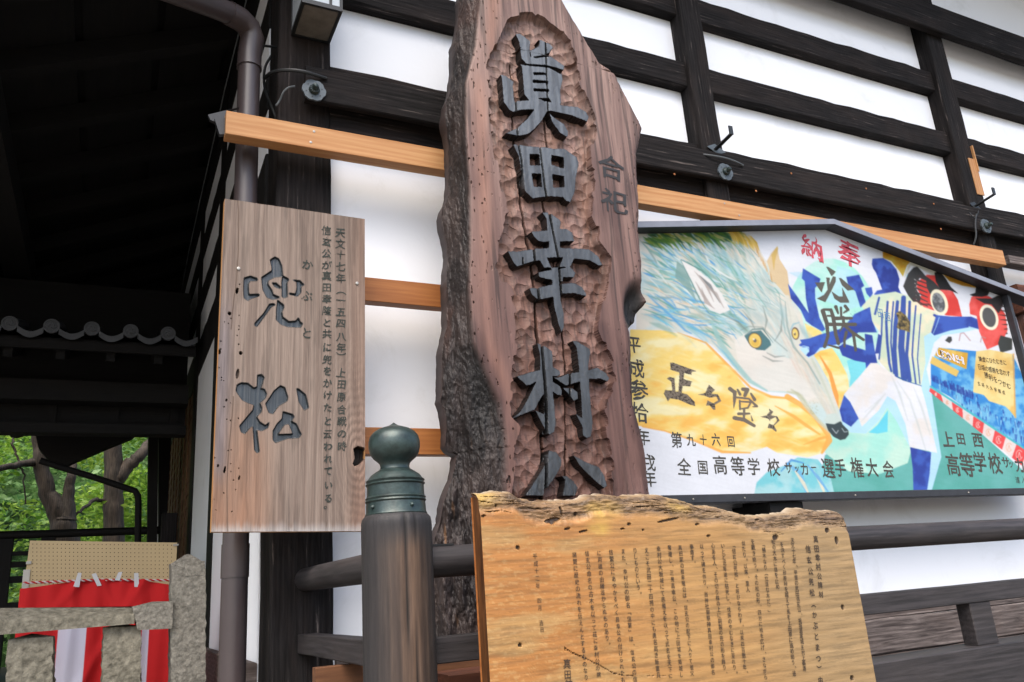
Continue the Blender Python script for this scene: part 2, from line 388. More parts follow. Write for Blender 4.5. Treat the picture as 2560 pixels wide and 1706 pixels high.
# glyph outlines from Blender's own built-in font
_g = {}
def glyph(ch, bold=0.0):
    k = (ch, bold)
    if k not in _g:
        c = bpy.data.curves.new('glyph', 'FONT'); c.body = ch; c.size = 1; c.resolution_u = 3
        o = bpy.data.objects.new('glyph', c); COL.objects.link(o)
        dg = bpy.context.evaluated_depsgraph_get(); m = o.evaluated_get(dg).to_mesh()
        V = np.array([v.co[:] for v in m.vertices]) if len(m.vertices) else np.zeros((0, 3))
        Fc = [tuple(p.vertices) for p in m.polygons]
        if len(V):
            cj = ord(ch) > 0x2000
            if bold:
                key = {}; rep = np.zeros(len(V), int)
                for i, p in enumerate(V): rep[i] = key.setdefault((round(float(p[0]), 5), round(float(p[1]), 5)), i)
                cnt = {}
                for f in Fc:
                    q = [int(rep[i]) for i in f]; ar = sum(V[q[i]][0]*V[q[(i+1) % len(q)]][1]-V[q[(i+1) % len(q)]][0]*V[q[i]][1] for i in range(len(q)))
                    if ar < 0: q = q[::-1]
                    for i in range(len(q)):
                        e = (q[i], q[(i+1) % len(q)]); cnt[e] = cnt.get(e, 0)+1
                D = np.zeros((len(V), 2))
                for (a_, b_) in cnt:
                    if (b_, a_) in cnt: continue
                    d = V[b_][:2]-V[a_][:2]; l = np.hypot(*d)+1e-9; nn = np.array([d[1], -d[0]])/l
                    D[a_] += nn; D[b_] += nn
                l = np.linalg.norm(D, axis=1)[:, None]; D = np.where(l > 1e-6, D/np.maximum(l, 1e-6), 0)
                V = V.copy(); V[:, :2] += bold*D[rep]
            V = V[:, :2]-((0.5, 0.38) if cj else ((V[:, 0].min()+V[:, 0].max())/2, 0.35))
        _g[k] = (V, Fc); bpy.data.objects.remove(o); bpy.data.curves.remove(c)
    return _g[k]
class Letters:
    """collects characters; each becomes a part of its own"""
    def __init__(s): s.q = []
    def add(s, V, Fc): m = MB(); m.add(V, Fc); s.q.append(m)
    def build(s, name, mat, parent):
        for m in s.q: obj(name, m, mat, parent)
def write(mb, ch, px, py, size, Y, rot=0.0, bold=0.0, sx=1.0, brush=0.0, shear=0.0):
    """one brushed character, centred at a measured place on the plane y=Y; size is its height in photo pixels"""
    V, Fc = glyph(ch, bold)
    if not len(V): return
    c = onY(px, py, Y); s = abs(onY(px, py-size/2, Y)[2]-onY(px, py+size/2, Y)[2])
    P = V.copy()
    if brush:
        P[:, 0] += brush*(vnoise(V[:, 0]*9+px, V[:, 1]*9, 3)-.5); P[:, 1] += brush*(vnoise(V[:, 0]*9, V[:, 1]*9+py, 5)-.5)
    P[:, 1] += shear*P[:, 0]
    r = radians(rot); x = P[:, 0]*sx*cos(r)-P[:, 1]*sin(r); z = P[:, 0]*sx*sin(r)+P[:, 1]*cos(r)
    mb.add([(c[0]+a*s, Y, c[2]+b*s) for a, b in zip(x, z)], Fc)

# ================================================================== GROUND AND FLOORS
g = MB(); g.add([(-60, -40, 0), (60, -40, 0), (60, 80, 0), (-60, 80, 0)], [(0, 1, 2, 3)]); tag(obj('ground', g, M['ground']), kind='structure')

# ================================================================== THE BUILDING
B = thing('timber_building', 'white plastered timber building with black posts and beams behind the carved boards', 'building', (0.67, 3.3, 0))
XR = 10.5
def timber(name, a, b, mat, ch=0.006, seg=10, jit=0.0025, parent=None):
    return obj(name, MB().box(np.array(a, float), np.array(b, float), ch, seg, jit), mat, parent or B)
timber('corner_post', (0.553, 3.2, 0.3), (0.787, 3.44, 6.3), M['dark_z'], seg=24)
timber('post', (2.925, 3.165, 0.3), (3.082, 3.4, 6.3), M['dark_z'], seg=24)
timber('post', (5.29, 3.165, 0.3), (5.475, 3.4, 6.3), M['dark_z'], seg=24)
timber('post', (7.70, 3.165, 0.3), (7.89, 3.4, 6.3), M['dark_z'], seg=24)
spans = [(0.787, 2.925), (3.082, 5.29), (5.475, 7.70), (7.89, XR)]
for x0, x1 in spans:
    for z0, z1, yf in ((4.265, 4.435, 3.205), (4.775, 4.95, 3.205), (3.49, 3.878, 3.208)):
        timber('rail', (x0, yf, z0), (x1, 3.33, z1), M['dark_x'], seg=16, jit=0.004)
timber('eave_beam', (0.79, 3.10, 5.25), (XR, 3.162, 5.5), M['dark_x'], seg=40, jit=0.003)
timber('front_beam', (0.658, 3.12, 3.615), (XR, 3.163, 3.79), M['dark_x'], seg=40, jit=0.003)
# plaster panels
for x0, x1 in spans:
    for z0, z1 in ((0.95, 3.488), (3.88, 4.263), (4.437, 4.773), (4.952, 6.3)):
        obj('plaster_panel', MB().box((x0+.002, 3.272, z0), (x1-.002, 3.36, z1)), M['plaster'], B)
# new wood patch let into the second post
timber('wood_patch', (5.40, 3.158, 3.93), (5.478, 3.1645, 4.22), M['batten_z'], ch=0.001, seg=1, jit=0)
timber('wood_patch', (5.47, 3.15, 4.12), (5.4795, 3.30, 4.33), M['batten_z'], ch=0.001, seg=1, jit=0)
# ground sill and weathered planks under the wall
timber('sill', (0.79, 3.10, 0.90), (XR, 3.2, 1.035), M['weather'], seg=30, jit=0.003)
timber('base_plank', (0.79, 3.13, 1.04), (XR, 3.165, 1.205), M['weather'], seg=30, jit=0.003)
timber('base_plank', (0.79, 3.168, 1.20), (XR, 3.20, 1.30), M['weather'], seg=30, jit=0.003)
# high wall top and eaves
for k in range(14):
    timber('rafter', (0.9+k*0.72, 1.9, 6.42), (1.0+k*0.72, 3.6, 6.54), M['black_y'], ch=0.004, seg=1, jit=0)
obj('eave_roof', MB().prism([(0.0, 1.7, 6.50), (XR, 1.7, 6.50), (XR, 6.5, 8.4), (0.0, 6.5, 8.4)], (0, 0, 0.22)), M['tile'], B)
# window with lattice at the far right
timber('lintel', (5.56, 3.15, 3.06), (7.68, 3.268, 3.26), M['redwood'], seg=4, jit=0.001)
timber('weathered_strip', (5.5, 3.12, 3.395), (7.66, 3.2, 3.46), M['weather'], ch=0.003, seg=8, jit=0.002)
W = obj('window', MB().box((5.58, 3.235, 1.9), (7.66, 3.268, 3.05)), M['white_cloth'], B)
for k in range(12):
    obj('lattice_bar', MB().box((5.60+k*0.185, 3.19, 1.9), (5.64+k*0.185, 3.233, 3.05)), M['redwood_z'], W)
for k in range(4):
    obj('lattice_bar', MB().box((5.58, 3.165, 2.05+k*0.3), (7.66, 3.188, 2.085+k*0.3)), M['redwood'], W)
# side wall running back (x = 0.55)
SXF = 0.55
posts_y = [(3.44, 3.46), (5.10, 5.32), (6.40, 6.66), (9.9, 10.15)]
timber('side_post', (0.541, 5.08, 0.2), (0.66, 5.34, 4.9), M['black_z'], seg=10)
timber('side_post', (0.541, 6.46, 0.2), (0.66, 6.72, 4.9), M['black_z'], seg=10)
timber('side_post', (0.541, 9.9, 0.2), (0.66, 10.15, 4.9), M['black_z'], seg=10)
for (ya, yb) in ((3.44, 5.08), (5.34, 6.46), (6.72, 9.9)):
    for z0, z1 in ((4.19, 4.385), (3.735, 3.92), (3.215, 3.495), (4.62, 4.9)):
        timber('side_rail', (0.543, ya, z0), (0.62, yb, z1), M['black_y'], seg=8)
for (ya, yb) in ((3.44, 5.08), (5.34, 6.46)):
    for z0, z1 in ((0.9, 3.213), (3.497, 3.733), (3.922, 4.188), (4.387, 4.618)):
        obj('plaster_panel', MB().box((0.55, ya+.002, z0), (0.65, yb-.002, z1)), M['plaster'], B)
obj('plaster_panel', MB().box((0.55, 6.722, 3.5), (0.65, 9.898, 4.62)), M['plaster'], B)
timber('side_top_board', (0.5445, 3.44, 4.902), (0.66, 9.9, 5.7), M['black_y'], seg=2)
timber('side_sill', (0.50, 3.44, 0.9), (0.549, 9.9, 1.29), M['weather'], seg=8)
D = obj('lattice_door', MB().box((0.556, 6.73, 0.3), (0.62, 9.88, 3.21)), M['doorwood'], B)
for k in range(9):
    obj('door_stile', MB().box((0.545, 6.75+k*0.37, 0.3), (0.5555, 6.82+k*0.37, 3.2)), M['doorwood'], D)
for k in range(26):
    obj('door_slat', MB().box((0.550, 6.83, 0.5+k*0.104), (0.5552, 9.8, 0.53+k*0.104)), M['doorwood'], D)
# bronze nail covers on the front beam
def nail_cover(px, py, lab):
    c = onY(px, py, 3.12)
    pl = MB(); n = 48; V = []
    for y in (3.119, 3.108):
        for i in range(n):
            a = 2*pi*i/n; r = 0.047*(1+0.15*abs(cos(3*a+.25))**.7-.04*(abs(cos(3*a+.25)) > .985))
            V.append((c[0]+r*cos(a), y, c[2]+r*sin(a)))
    pl.add(V, [tuple(range(n)), tuple(range(2*n-1, n-1, -1))]+[(i, (i+1) % n, (i+1) % n+n, i+n) for i in range(n)])
    o = obj('nail_cover', pl, M['dullbronze'], B)
    bo = MB().lathe([(0.024, -0.011), (0.024, -0.02), (0.019, -0.026), (0.0135, -0.03), (0.012, -0.046), (0.008, -0.052), (0.001, -0.054)], (c[0], 3.119, c[2]), 24, 1)
    obj('knob', bo, M['bronze'], o, smooth=True)
    for i in range(14):
        a = 2*pi*i/14
        obj('petal', MB().box((c[0]+.019*cos(a)-.0016, 3.089, c[2]+.019*sin(a)-.0016), (c[0]+.019*cos(a)+.0016, 3.096, c[2]+.019*sin(a)+.0016)), M['dullbronze'], o)
    for i in range(6):
        a = 2*pi*i/6+.3
        obj('nail_hole', MB().lathe([(0.0028, 0.0), (0.0028, -0.0012)], (c[0]+.036*cos(a), 3.1078, c[2]+.036*sin(a)), 8, 1), M['iron'], o)
for q in ((784, 229, ''), (1811, 432, ''), (2462, 567, '')): nail_cover(*q)
# bare knots showing in the beam
for (px, py) in ((1686, 436), (1890, 478), (1978, 434), (2165, 472), (2334, 510), (2352, 573)):
    c = onY(px, py, 3.12)
    obj('knot', MB().lathe([(0.007, 0), (0.006, -0.002), (0.001, -0.003)], (c[0], 3.1195, c[2]), 9, 1), M['batten_old'], B)

# ================================================================== BIG EAVE OVER THE PASSAGE (upper left)
EV = thing('dark_eave', 'near-black underside of the wide eave roofing the passage at upper left', 'roof', (-1.5, 6, 3.5))
def ez(x): return 4.78+0.44*(x-0.5)
x0, x1 = -4.2, 0.5425
obj('roof_deck', MB().prism([(x0, 2.35, ez(x0)+.16), (x1, 2.35, ez(x1)+.16), (x1, 9.8, ez(x1)+.16), (x0, 9.8, ez(x0)+.16)], (0, 0, 0.2)), M['black_x'], EV)
for k in range(12):
    y = 2.5+k*0.62
    r_ = obj('rafter', MB().prism([(x0, y, ez(x0)), (x1, y, ez(x1)), (x1, y, ez(x1)+.12), (x0, y, ez(x0)+.12)], (0, 0.10, 0)), M['black_x'], EV)
for k in range(11):
    x = 0.1-k*0.4
    obj('ceiling_board', MB().prism([(x, 2.4, ez(x)+.125), (x+.36, 2.4, ez(x+.36)+.125), (x+.36, 9.7, ez(x+.36)+.125), (x, 9.7, ez(x)+.125)], (0, 0, 0.02)), M['black_y'], EV)
for (xx, zz, h) in ((-0.75, -0.22, .2), (-2.2, -0.22, .2), (-3.6, -.22, .2)):
    obj('purlin', MB().box((xx-.09, 2.7, ez(xx)-h), (xx+.09, 9.6, ez(xx)-.003)), M['black_y'], EV)
for (y, z0) in ((8.6, 3.85),):
    obj('tie_beam', MB().box((-4.0, y, z0), (0.5, y+.25, z0+.3)), M['black_x'], EV)
obj('gable_board', MB().box((-4.2, 9.62, 3.5), (0.54, 9.7, 4.9)), M['black_x'], EV)

# ================================================================== LOW PORCH ROOF WITH ROUND EAVE TILES
PR = thing('tiled_porch', 'low tiled porch roof with round eave tiles crossing the dark passage', 'porch', (-0.8, 6.2, 3.2))
pitch = 0.283
pts = [(25, 802), (130, 811), (230, 816), (327, 822), (421, 827)]
xs = [onY(a, b, 6.0)[0] for a, b in pts]; zt = 3.405; pitch = float(np.mean(np.diff(xs)))
nleft = 12
for k in range(-nleft, 5):
    X = xs[0]+pitch*k
    t = obj('eave_tile', MB().lathe([(0.050, 0.0), (0.050, -0.022), (0.040, -0.022), (0.038, -0.014), (0.001, -0.014)], (X, 6.02, zt), 22, 1), M['tile'], PR)
    sp = MB()
    for q in range(3):
        a0 = q*2*pi/3
        sp.tube([(X+(.012+.004*i)*cos(a0+i*.42), 6.0035, zt+(.012+.004*i)*sin(a0+i*.42)) for i in range(6)], [.006, .006, .005, .004, .003, .002], 5)
    obj('swirl_crest', sp, M['tile'], t)
    obj('tile_barrel', MB().tube([(X, 6.02, zt), (X, 8.0, zt+.60)], 0.046, 12), M['tile'], PR)
    pan = MB(); V = []; n = 8
    for y, z in ((6.0, zt-.012), (6.03, zt-.012), (8.0, zt+.57)):
        for i in range(n+1):
            xx = X+.045+(pitch-.09)*i/n; V.append((xx, y, z-.036*sin(pi*i/n)))
    for i in range(n+1): V.append((X+.045+(pitch-.09)*i/n, 6.0, zt-.055-.036*sin(pi*i/n)))
    Fc = [(r*(n+1)+i, r*(n+1)+i+1, (r+1)*(n+1)+i+1, (r+1)*(n+1)+i) for r in (0, 1) for i in range(n)]+[(3*(n+1)+i, 3*(n+1)+i+1, i+1, i) for i in range(n)]
    pan.add(V, Fc); obj('pan_tile', pan, M['tile'], PR)
XL = xs[0]-pitch*nleft
obj('eave_board', MB().box((XL, 6.05, zt-.145), (0.49, 6.08, zt-.085)), M['black_x'], PR)
obj('soffit', MB().prism([(XL, 6.08, zt-.11), (0.49, 6.08, zt-.11), (0.49, 8.0, zt+.46), (XL, 8.0, zt+.46)], (0, 0, 0.05)), M['black_x'], PR)
k = 0
for X in np.arange(XL+.1, 0.45, 0.31):
    obj('rafter_end', MB().prism([(X, 6.11, zt-.20), (X, 8.0, zt+.35), (X, 8.0, zt+.455), (X, 6.11, zt-.115)], (0.055, 0, 0)), M['black_y'], PR)
obj('porch_beam', MB().box((XL, 6.55, 3.02), (0.49, 6.72, 3.17)), M['black_x'], PR)
obj('transom', MB().box((XL, 6.75, 2.85), (0.49, 6.8, 4.0)), M['black_x'], PR)
for X in np.arange(XL+.2, 0.4, 0.42):
    obj('transom_batten', MB().box((X, 6.722, 2.862), (X+.06, 6.748, 3.018)), M['black_z'], PR)
obj('lower_beam', MB().box((XL, 6.6, 2.79), (0.49, 6.745, 2.86)), M['black_x'], PR)
# sloping board at the right of the opening
def Yp(pts, Y, dy, name, mat, parent):
    return obj(name, MB().prism([onY(a, b, Y) for a, b in pts], (0, dy, 0)), mat, parent)
Yp([(85, 1070), (96, 1120), (135, 1168), (160, 1165), (270, 1118), (330, 1094), (350, 1078), (375, 1085), (380, 1060)], 7.2, 0.12, 'bracket_board', M['black_x'], PR)
Yp([(20, 1068), (24, 1088), (40, 1090), (56, 1086), (62, 1068)], 7.0, 0.1, 'hanging_block', M['black_x'], PR)
Yp([(372, 1070), (368, 1400), (392, 1400), (396, 1060)], 7.4, 0.15, 'porch_post', M['black_z'], PR)
Yp([(396, 1060), (398, 1400), (412, 1400), (430, 1050)], 7.7, 0.15, 'porch_post', M['black_z'], PR)
Yp([(372, 1240), (368, 1375), (400, 1375), (400, 1180)], 8.4, 0.1, 'white_panel', M['plaster'], PR)
# drain pipe with bend across the opening
DP = thing('drain_pipe', 'thin black drain pipe bending down across the opening in front of the trees', 'pipe', tuple(onY(345, 1300, 6.9)))
pp = [(100, 1152), (150, 1168), (230, 1192), (320, 1222), (338, 1228), (345, 1240), (346, 1260), (344, 1400), (342, 1600)]
obj('pipe', MB().tube([onY(a, b, 6.9) for a, b in pp], 0.024, 12), M['black_z'], DP, smooth=True)

# far railing of the passage
FR = thing('passage_railing', 'black timber railing beyond the pegboard in front of the green trees', 'railing', (-0.5, 7.5, 0))
def bar(name, p, q, Y, r, mat, parent): obj(name, MB().tube([onY(*p, Y), onY(*q, Y)], r, 12), mat, parent, smooth=True)
p = onY(0, 1339, 7.5); q = onY(410, 1337, 7.5)
obj('top_rail', MB().tube([(-3.5, 7.5, p[2]), (q[0], 7.5, p[2])], 0.032, 12), M['black_x'], FR, smooth=True)
for yy, hh in ((1385, .03), (1413, .04), (1450, .05), (1515, .05)):
    z = onY(30, yy, 7.5)[2]; obj('rail', MB().box((-3.5, 7.47, z-hh/2), (0.3, 7.53, z+hh/2)), M['black_x'], FR)
for px_, w_ in ((117, 26), (10, 26)):
    X = onY(px_, 1400, 7.5)[0]; obj('baluster', MB().box((X-.05, 7.46, 1.0), (X+.05, 7.54, p[2]-.03)), M['black_z'], FR)
a = onY(406, 1283, 6.6); b = onY(444, 1283, 6.6)
obj('newel', MB().box((a[0], 6.6, 0.5), (b[0], 6.72, a[2]), 0.006), M['dark_z'], FR)
obj('passage_floor', MB().box((-4, 6.7, 0.9), (0.46, 12, 1.0)), M['black_x'], FR)

# ================================================================== TREES
def tree_trunk(T, path, rs, Y0, name='trunk', parent=None, n=12):
    pts = [onY(a, b, Y0+d) for a, b, d in path]
    # resample and roughen
    P = []; R = []
    for i in range(len(pts)-1):
        for t in np.linspace(0, 1, 5, endpoint=False):
            P.append(pts[i]*(1-t)+pts[i+1]*t+RNG.normal(0, .006, 3)); R.append(.85*(rs[i]*(1-t)+rs[i+1]*t)*(1+RNG.uniform(-.05, .05)))
    P.append(pts[-1]); R.append(rs[-1])
    return obj(name, MB().tube(P, R, n), M['bark'], parent or T, smooth=True)
def leaves(name, mat, parent, centres, rad, count, size):
    C_ = np.array(centres); n = count
    idx = RNG.integers(0, len(C_), n)
    d = RNG.normal(0, 1, (n, 3)); d /= np.linalg.norm(d, axis=1)[:, None]
    P = C_[idx, :3]+d*(RNG.uniform(0.3, 1, (n, 1))**0.6)*C_[idx, 3:4]*np.array([1, 1, .7])*rad
    u = RNG.normal(0, 1, (n, 3)); u[:, 2] *= .45; u /= np.linalg.norm(u, axis=1)[:, None]
    v = np.cross(u, RNG.normal(0, 1, (n, 3))); v /= np.linalg.norm(v, axis=1)[:, None]
    s = size*RNG.uniform(.6, 1.3, (n, 1))
    V = np.stack([P-u*s, P-v*s*.45+u*s*.1, P+u*s, P+v*s*.45+u*s*.1], 1).reshape(-1, 3)
    off = BASE[parent.name] if parent is not None else np.zeros(3)
    me = bpy.data.meshes.new(name); me.from_pydata((V-off).tolist(), [], (np.arange(n*4).reshape(-1, 4)).tolist()); me.update()
    return link(name, me, mat, parent)
T1 = thing('forked_tree', 'forked grey tree beyond the passage railing, its trunk splitting into a tall V', 'tree', tuple(onY(160, 1420, 11)*np.array([1, 1, 0])))
tree_trunk(T1, [(170, 2100, 0), (165, 1450, 0), (163, 1340, 0), (150, 1290, 0), (118, 1230, 0), (104, 1170, 0), (96, 1100, 0), (90, 1000, 0), (80, 800, 0)], [.30, .22, .18, .145, .11, .095, .092, .09, .07], 11)
tree_trunk(T1, [(160, 1300, 0), (170, 1240, 0), (178, 1190, 0), (183, 1150, 0.1), (200, 1000, .2)], [.16, .075, .065, .055, .05], 11, 'limb')
tree_trunk(T1, [(100, 1155, 0), (60, 1160, -.1), (0, 1172, -.3), (-60, 1180, -.5)], [.07, .045, .04, .03], 11, 'limb')
tree_trunk(T1, [(40, 1085, 0), (30, 1110, -.1), (45, 1150, -.1), (60, 1190, -.1), (64, 1260, -.1)], [.016, .016, .014, .012, .008], 11, 'twig')
T2 = thing('thick_tree', 'thick straight tree behind the bent drain pipe, one limb reaching right', 'tree', tuple(onY(280, 1420, 11.5)*np.array([1, 1, 0])))
tree_trunk(T2, [(280, 2100, 0), (283, 1450, 0), (284, 1300, 0), (284, 1220, 0), (284, 1150, 0), (282, 1050, 0), (270, 900, 0)], [.22, .17, .14, .13, .13, .11, .09], 11.5)
tree_trunk(T2, [(290, 1200, 0), (320, 1165, 0), (352, 1138, 0), (390, 1085, .2)], [.12, .1, .085, .05], 11.5, 'limb')
tree_trunk(T2, [(262, 1250, 0), (235, 1250, -.2), (205, 1275, -.4), (180, 1295, -.5)], [.03, .028, .022, .015], 11.5, 'limb')
cen = [(RNG.uniform(-3.2, 1.3), RNG.uniform(11.9, 14), RNG.uniform(1.8, 5.4), RNG.uniform(.25, .6)) for _ in range(46)]
cen = [c_ for c_ in cen if not (c_[1] < 11.6 and abs(proj(np.array(c_[:3]))[0]-155) < 40 and c_[1] < 11.2)]
low = [c_ for c_ in cen if c_[0] < -0.4]; hi = [c_ for c_ in cen if c_[0] >= -0.4]
leaves('crown', M['leaf'], T1, low, 1.1, 9000, .055)
leaves('crown', M['leaf'], T2, hi+[(0, 12.4, 2.2, .5), (.2, 12.6, 3, .5), (.5, 12.3, 2.6, .5), (-.3, 12.5, 1.9, .4)], 1.1, 7000, .055)
cen = [(RNG.uniform(-9, 5), RNG.uniform(15, 19), RNG.uniform(0.5, 9), RNG.uniform(.6, 1.3)) for _ in range(220)]
wl = leaves('woodland', M['leaf_far'], None, cen, 1.1, 52000, .10); tag(wl, 'mass of pale green foliage filling the gap below the dark porch', 'foliage', kind='stuff')
fh = MB(); V = []; 
for i in range(41):
    for j in range(9): V.append((-16+i*.8, 22+1.2*sin(i*.7)+.8*cos(j), -1+j*1.7))
fh.add(V, [(i*9+j, i*9+j+1, (i+1)*9+j+1, (i+1)*9+j) for i in range(40) for j in range(8)])
m_, n_, b_ = new_mat('hill_foliage'); g_ = N(n_, 'ShaderNodeTexNoise', Scale=2.2, Detail=12.0, Roughness=.8); n_.links.new(coords(n_, (1, 1, 1), False).outputs[0], g_.inputs[0])
r_ = ramp(n_, [(.4, L(30, 56, 30)), (.62, L(118, 160, 84))]); n_.links.new(g_.outputs[0], r_.inputs[0]); n_.links.new(r_.outputs[0], b_.inputs['Base Color']); b_.inputs['Roughness'].default_value = .9
tag(obj('wooded_slope', fh, m_), kind='structure')

# ================================================================== PEGBOARD, CURTAIN, STONE FENCE
PY = 5.2
a = onY(75, 1352, PY); b = onY(443, 1357, PY); ll = onY(50, 1510, PY)
PB = thing('pegboard', 'tan pegboard panel standing behind the red cloth, full of small holes', 'board', ((a[0]+b[0])/2, PY, 0))
zt_ = a[2]; zb_ = 0.7
obj('panel', MB().prism([onY(75, 1352, PY), onY(443, 1357, PY), (b[0], PY, zb_), (ll[0]-.02, PY, zb_)], (0, 0.02, 0)), M['peg'], PB)
hb = MB()
for i in range(36):
    for j in range(12):
        px_ = 82+i*10.2+(j % 2)*0; py_ = 1360+j*9.9
        if px_ > 438: continue
        c = onY(px_, py_+px_*.008, PY); hb.lathe([(0.0028, -0.0012), (0.0028, 0.0)], (c[0], PY, c[2]), 6, 1)
o_ = obj('peg_holes', hb, M['hole'], PB); o_['kind'] = 'stuff'
obj('metal_edge', MB().box(onY(59, 1425, PY)+[0, -.01, 0], onY(66, 1474, PY)+[.01, .01, 0]), M['screw'], PB)
obj('clip', MB().box(onY(66, 1404, PY)+[0, -.012, 0], onY(78, 1411, PY)+[0, .0, 0]), M['screw'], PB)
obj('clip', MB().box(onY(433, 1361, PY)+[0, -.012, 0], onY(446, 1365, PY)+[0, .0, 0]), M['screw'], PB)
CY = 5.12
CU = thing('striped_curtain', 'red and white striped ceremonial cloth taped over the pegboard', 'curtain', (0, CY, 0))
XA, XB = onY(50, 1480, CY)[0], onY(432, 1470, CY)[0]
topx = [50, 60, 185, 245, 290, 345, 360, 432, 600]; topy = [1472, 1472, 1453, 1450, 1450, 1450, 1455, 1466, 1470]
nX, nZ = 150, 60; Pc = np.zeros((nZ, nX, 3))
for i in range(nX):
    X = XA+(XB-XA+.02)*i/(nX-1)
    px_ = 50+(432-50)*i/(nX-1); ztop = onY(px_, np.interp(px_, topx, topy), CY)[2]
    for j in range(nZ):
        z = ztop+(0.75-ztop)*j/(nZ-1); dep = (ztop-z)
        fold = 0.022*sin(X*24+1.2)*min(1, dep*4+.15)+0.014*sin(X*57+dep*3)+0.012*math.exp(-((px_-190)/14.)**2-dep*6)*3
        diag = 0.02*math.exp(-((px_-190+dep*420)/16.)**2)+0.02*math.exp(-((px_-245-dep*160)/12.)**2)+.02*math.exp(-((px_-345+dep*260)/14.)**2)
        Pc[j, i] = (X, CY+fold*.6-diag-.012, z)
pxg, pyg = proj(Pc); red = np.array([.90, .20, .21]); wht = np.array([.93, .92, .99])
Cg = np.zeros(Pc.shape); Cg[:] = red
xw = Pc[..., 0]; 
def band(a_, b_, y): return (xw > onY(a_, y, CY)[0]) & (xw < onY(b_, y, CY)[0])
below = Pc[..., 2] < onY(200, 1585, CY)[2]+.25
low_ = Pc[..., 2] < onY(200, 1545, CY)[2]
Cg[band(142, 213, 1600) & low_] = wht; Cg[band(354, 372, 1600) & low_] = wht; Cg[band(283, 300, 1600) & low_] = wht
M['cloth'] = vcol('striped_cloth', rough=.85, spec=.1, grain=(500, 500, 500), amt=.05, bump=.1)
grid('cloth', Pc, Cg, M['cloth'], CU, smooth=True)
M['rope2'] = plain('white_cord', L(238, 224, 224), rough=.8)
rp = MB(); rp2 = MB(); rx = np.linspace(58, 424, 140); rpts = [onY(x, np.interp(x, [58, 245, 424], [1458, 1450, 1451]), CY-.02) for x in rx]
for s_, mbb in ((0, rp), (pi, rp2)):
    mbb.tube([p_+np.array([0, .0035*cos(i*.9+s_), .0035*sin(i*.9+s_)]) for i, p_ in enumerate(rpts)], .0042, 6)
obj('cord', rp, M['red'], CU, smooth=True); obj('cord', rp2, M['rope2'], CU, smooth=True)
for q in ([(195, 1432), (204, 1433), (198, 1468), (183, 1468)], [(229, 1436), (240, 1433), (254, 1464), (243, 1466)], [(296, 1431), (306, 1430), (299, 1452), (287, 1451)], [(335, 1433), (346, 1433), (348, 1468), (336, 1468)]):
    obj('tape', MB().prism([onY(a_, b_, CY-.035) for a_, b_ in q], (0, .002, 0)), M['tape'], CU)

SY = 4.2
def rough_block(name, quads, depth, mat, parent, amp=.006, n=26, seed=1, Y=SY, bevel=0.0):
    """stone block whose measured outline is filled, thickened and roughened"""
    q = [onY(a_, b_, Y) for a_, b_ in quads]      # TL TR BR BL
    tl, tr, br, bl = [np.array(v) for v in q]
    H = max(8, int(n*np.linalg.norm(bl-tl)/.2)); Wn = max(6, int(n*np.linalg.norm(tr-tl)/.2)); H = max(min(H, 140), 14); Wn = min(Wn, 140)
    P = []
    prof = [(-.0, 1.0), (0.0, .5), (0, 0)]
    s = np.linspace(0, 1, Wn); side = 6
    ring = [(u, 0.0) for u in s]+[(1.0, (k+1)/side) for k in range(side)]+[(u, 1.0) for u in s[::-1][1:]]+[(0.0, 1-(k+1)/side) for k in range(side-1)]
    G = np.zeros((H, len(ring), 3))
    for j in range(H):
        t = j/(H-1); A_ = tl*(1-t)+bl*t; B_ = tr*(1-t)+br*t
        for i, (u, v) in enumerate(ring):
            p_ = A_*(1-u)+B_*u; p_ = p_+np.array([0, v*depth, 0])
            if bevel and v < .5: p_ = p_+np.array([0, bevel*max(0, 1-t/.45)*(1-v*2), 0])
            G[j, i] = p_
    cen_ = G.mean(1, keepdims=True); nn = G-cen_; nn /= np.linalg.norm(nn, axis=-1, keepdims=True)+1e-9
    dsp = (fbm(G[..., 0]*34+G[..., 1]*21, G[..., 2]*34+G[..., 1]*11, 4, seed)-.5)*2*amp
    G = G+nn*dsp[..., None]
    # round the ends
    mb = MB(); h, w2 = G.shape[:2]; V = G.reshape(-1, 3)
    Fc = [(j*w2+i, j*w2+(i+1) % w2, (j+1)*w2+(i+1) % w2, (j+1)*w2+i) for j in range(h-1) for i in range(w2)]
    Fc += [tuple(range(w2)), tuple((h-1)*w2+i for i in range(w2))][:0]
    k = len(V); V = np.vstack([V, G[0].mean(0)+(0, 0, amp*1.5), G[-1].mean(0)])
    Fc += [((i+1) % w2, i, k) for i in range(w2)]+[((h-1)*w2+i, (h-1)*w2+(i+1) % w2, k+1) for i in range(w2)]
    mb.add(V, Fc); return obj(name, mb, mat, parent, smooth=True)
SF = thing('stone_fence', 'rough grey stone fence rail on squat posts in front of the striped cloth', 'fence', (-0.2, SY, 0))
rough_block('rail', [(-400, 1532), (336, 1516), (336, 1560), (-400, 1620)], .16, M['stone2'], SF, .004, seed=3, Y=SY-.04, bevel=.10)
rough_block('rail', [(330, 1517), (434, 1503), (430, 1572), (345, 1576)], .15, M['stone'], SF, .007, seed=5, Y=SY-.035)
rough_block('rail_underside', [(-400, 1600), (300, 1560), (280, 1582), (-400, 1622)], .13, M['stone2'], SF, .004, seed=9, Y=SY-.02) if False else None
rough_block('baluster', [(18, 1600), (132, 1592), (128, 2300), (2, 2300)], .12, M['stone2'], SF, .012, seed=7)
rough_block('baluster', [(258, 1570), (352, 1566), (350, 2300), (236, 2300)], .12, M['stone2'], SF, .010, seed=8)
rough_block('baluster', [(-190, 1600), (-80, 1598), (-84, 2300), (-200, 2300)], .12, M['stone2'], SF, .012, seed=11)
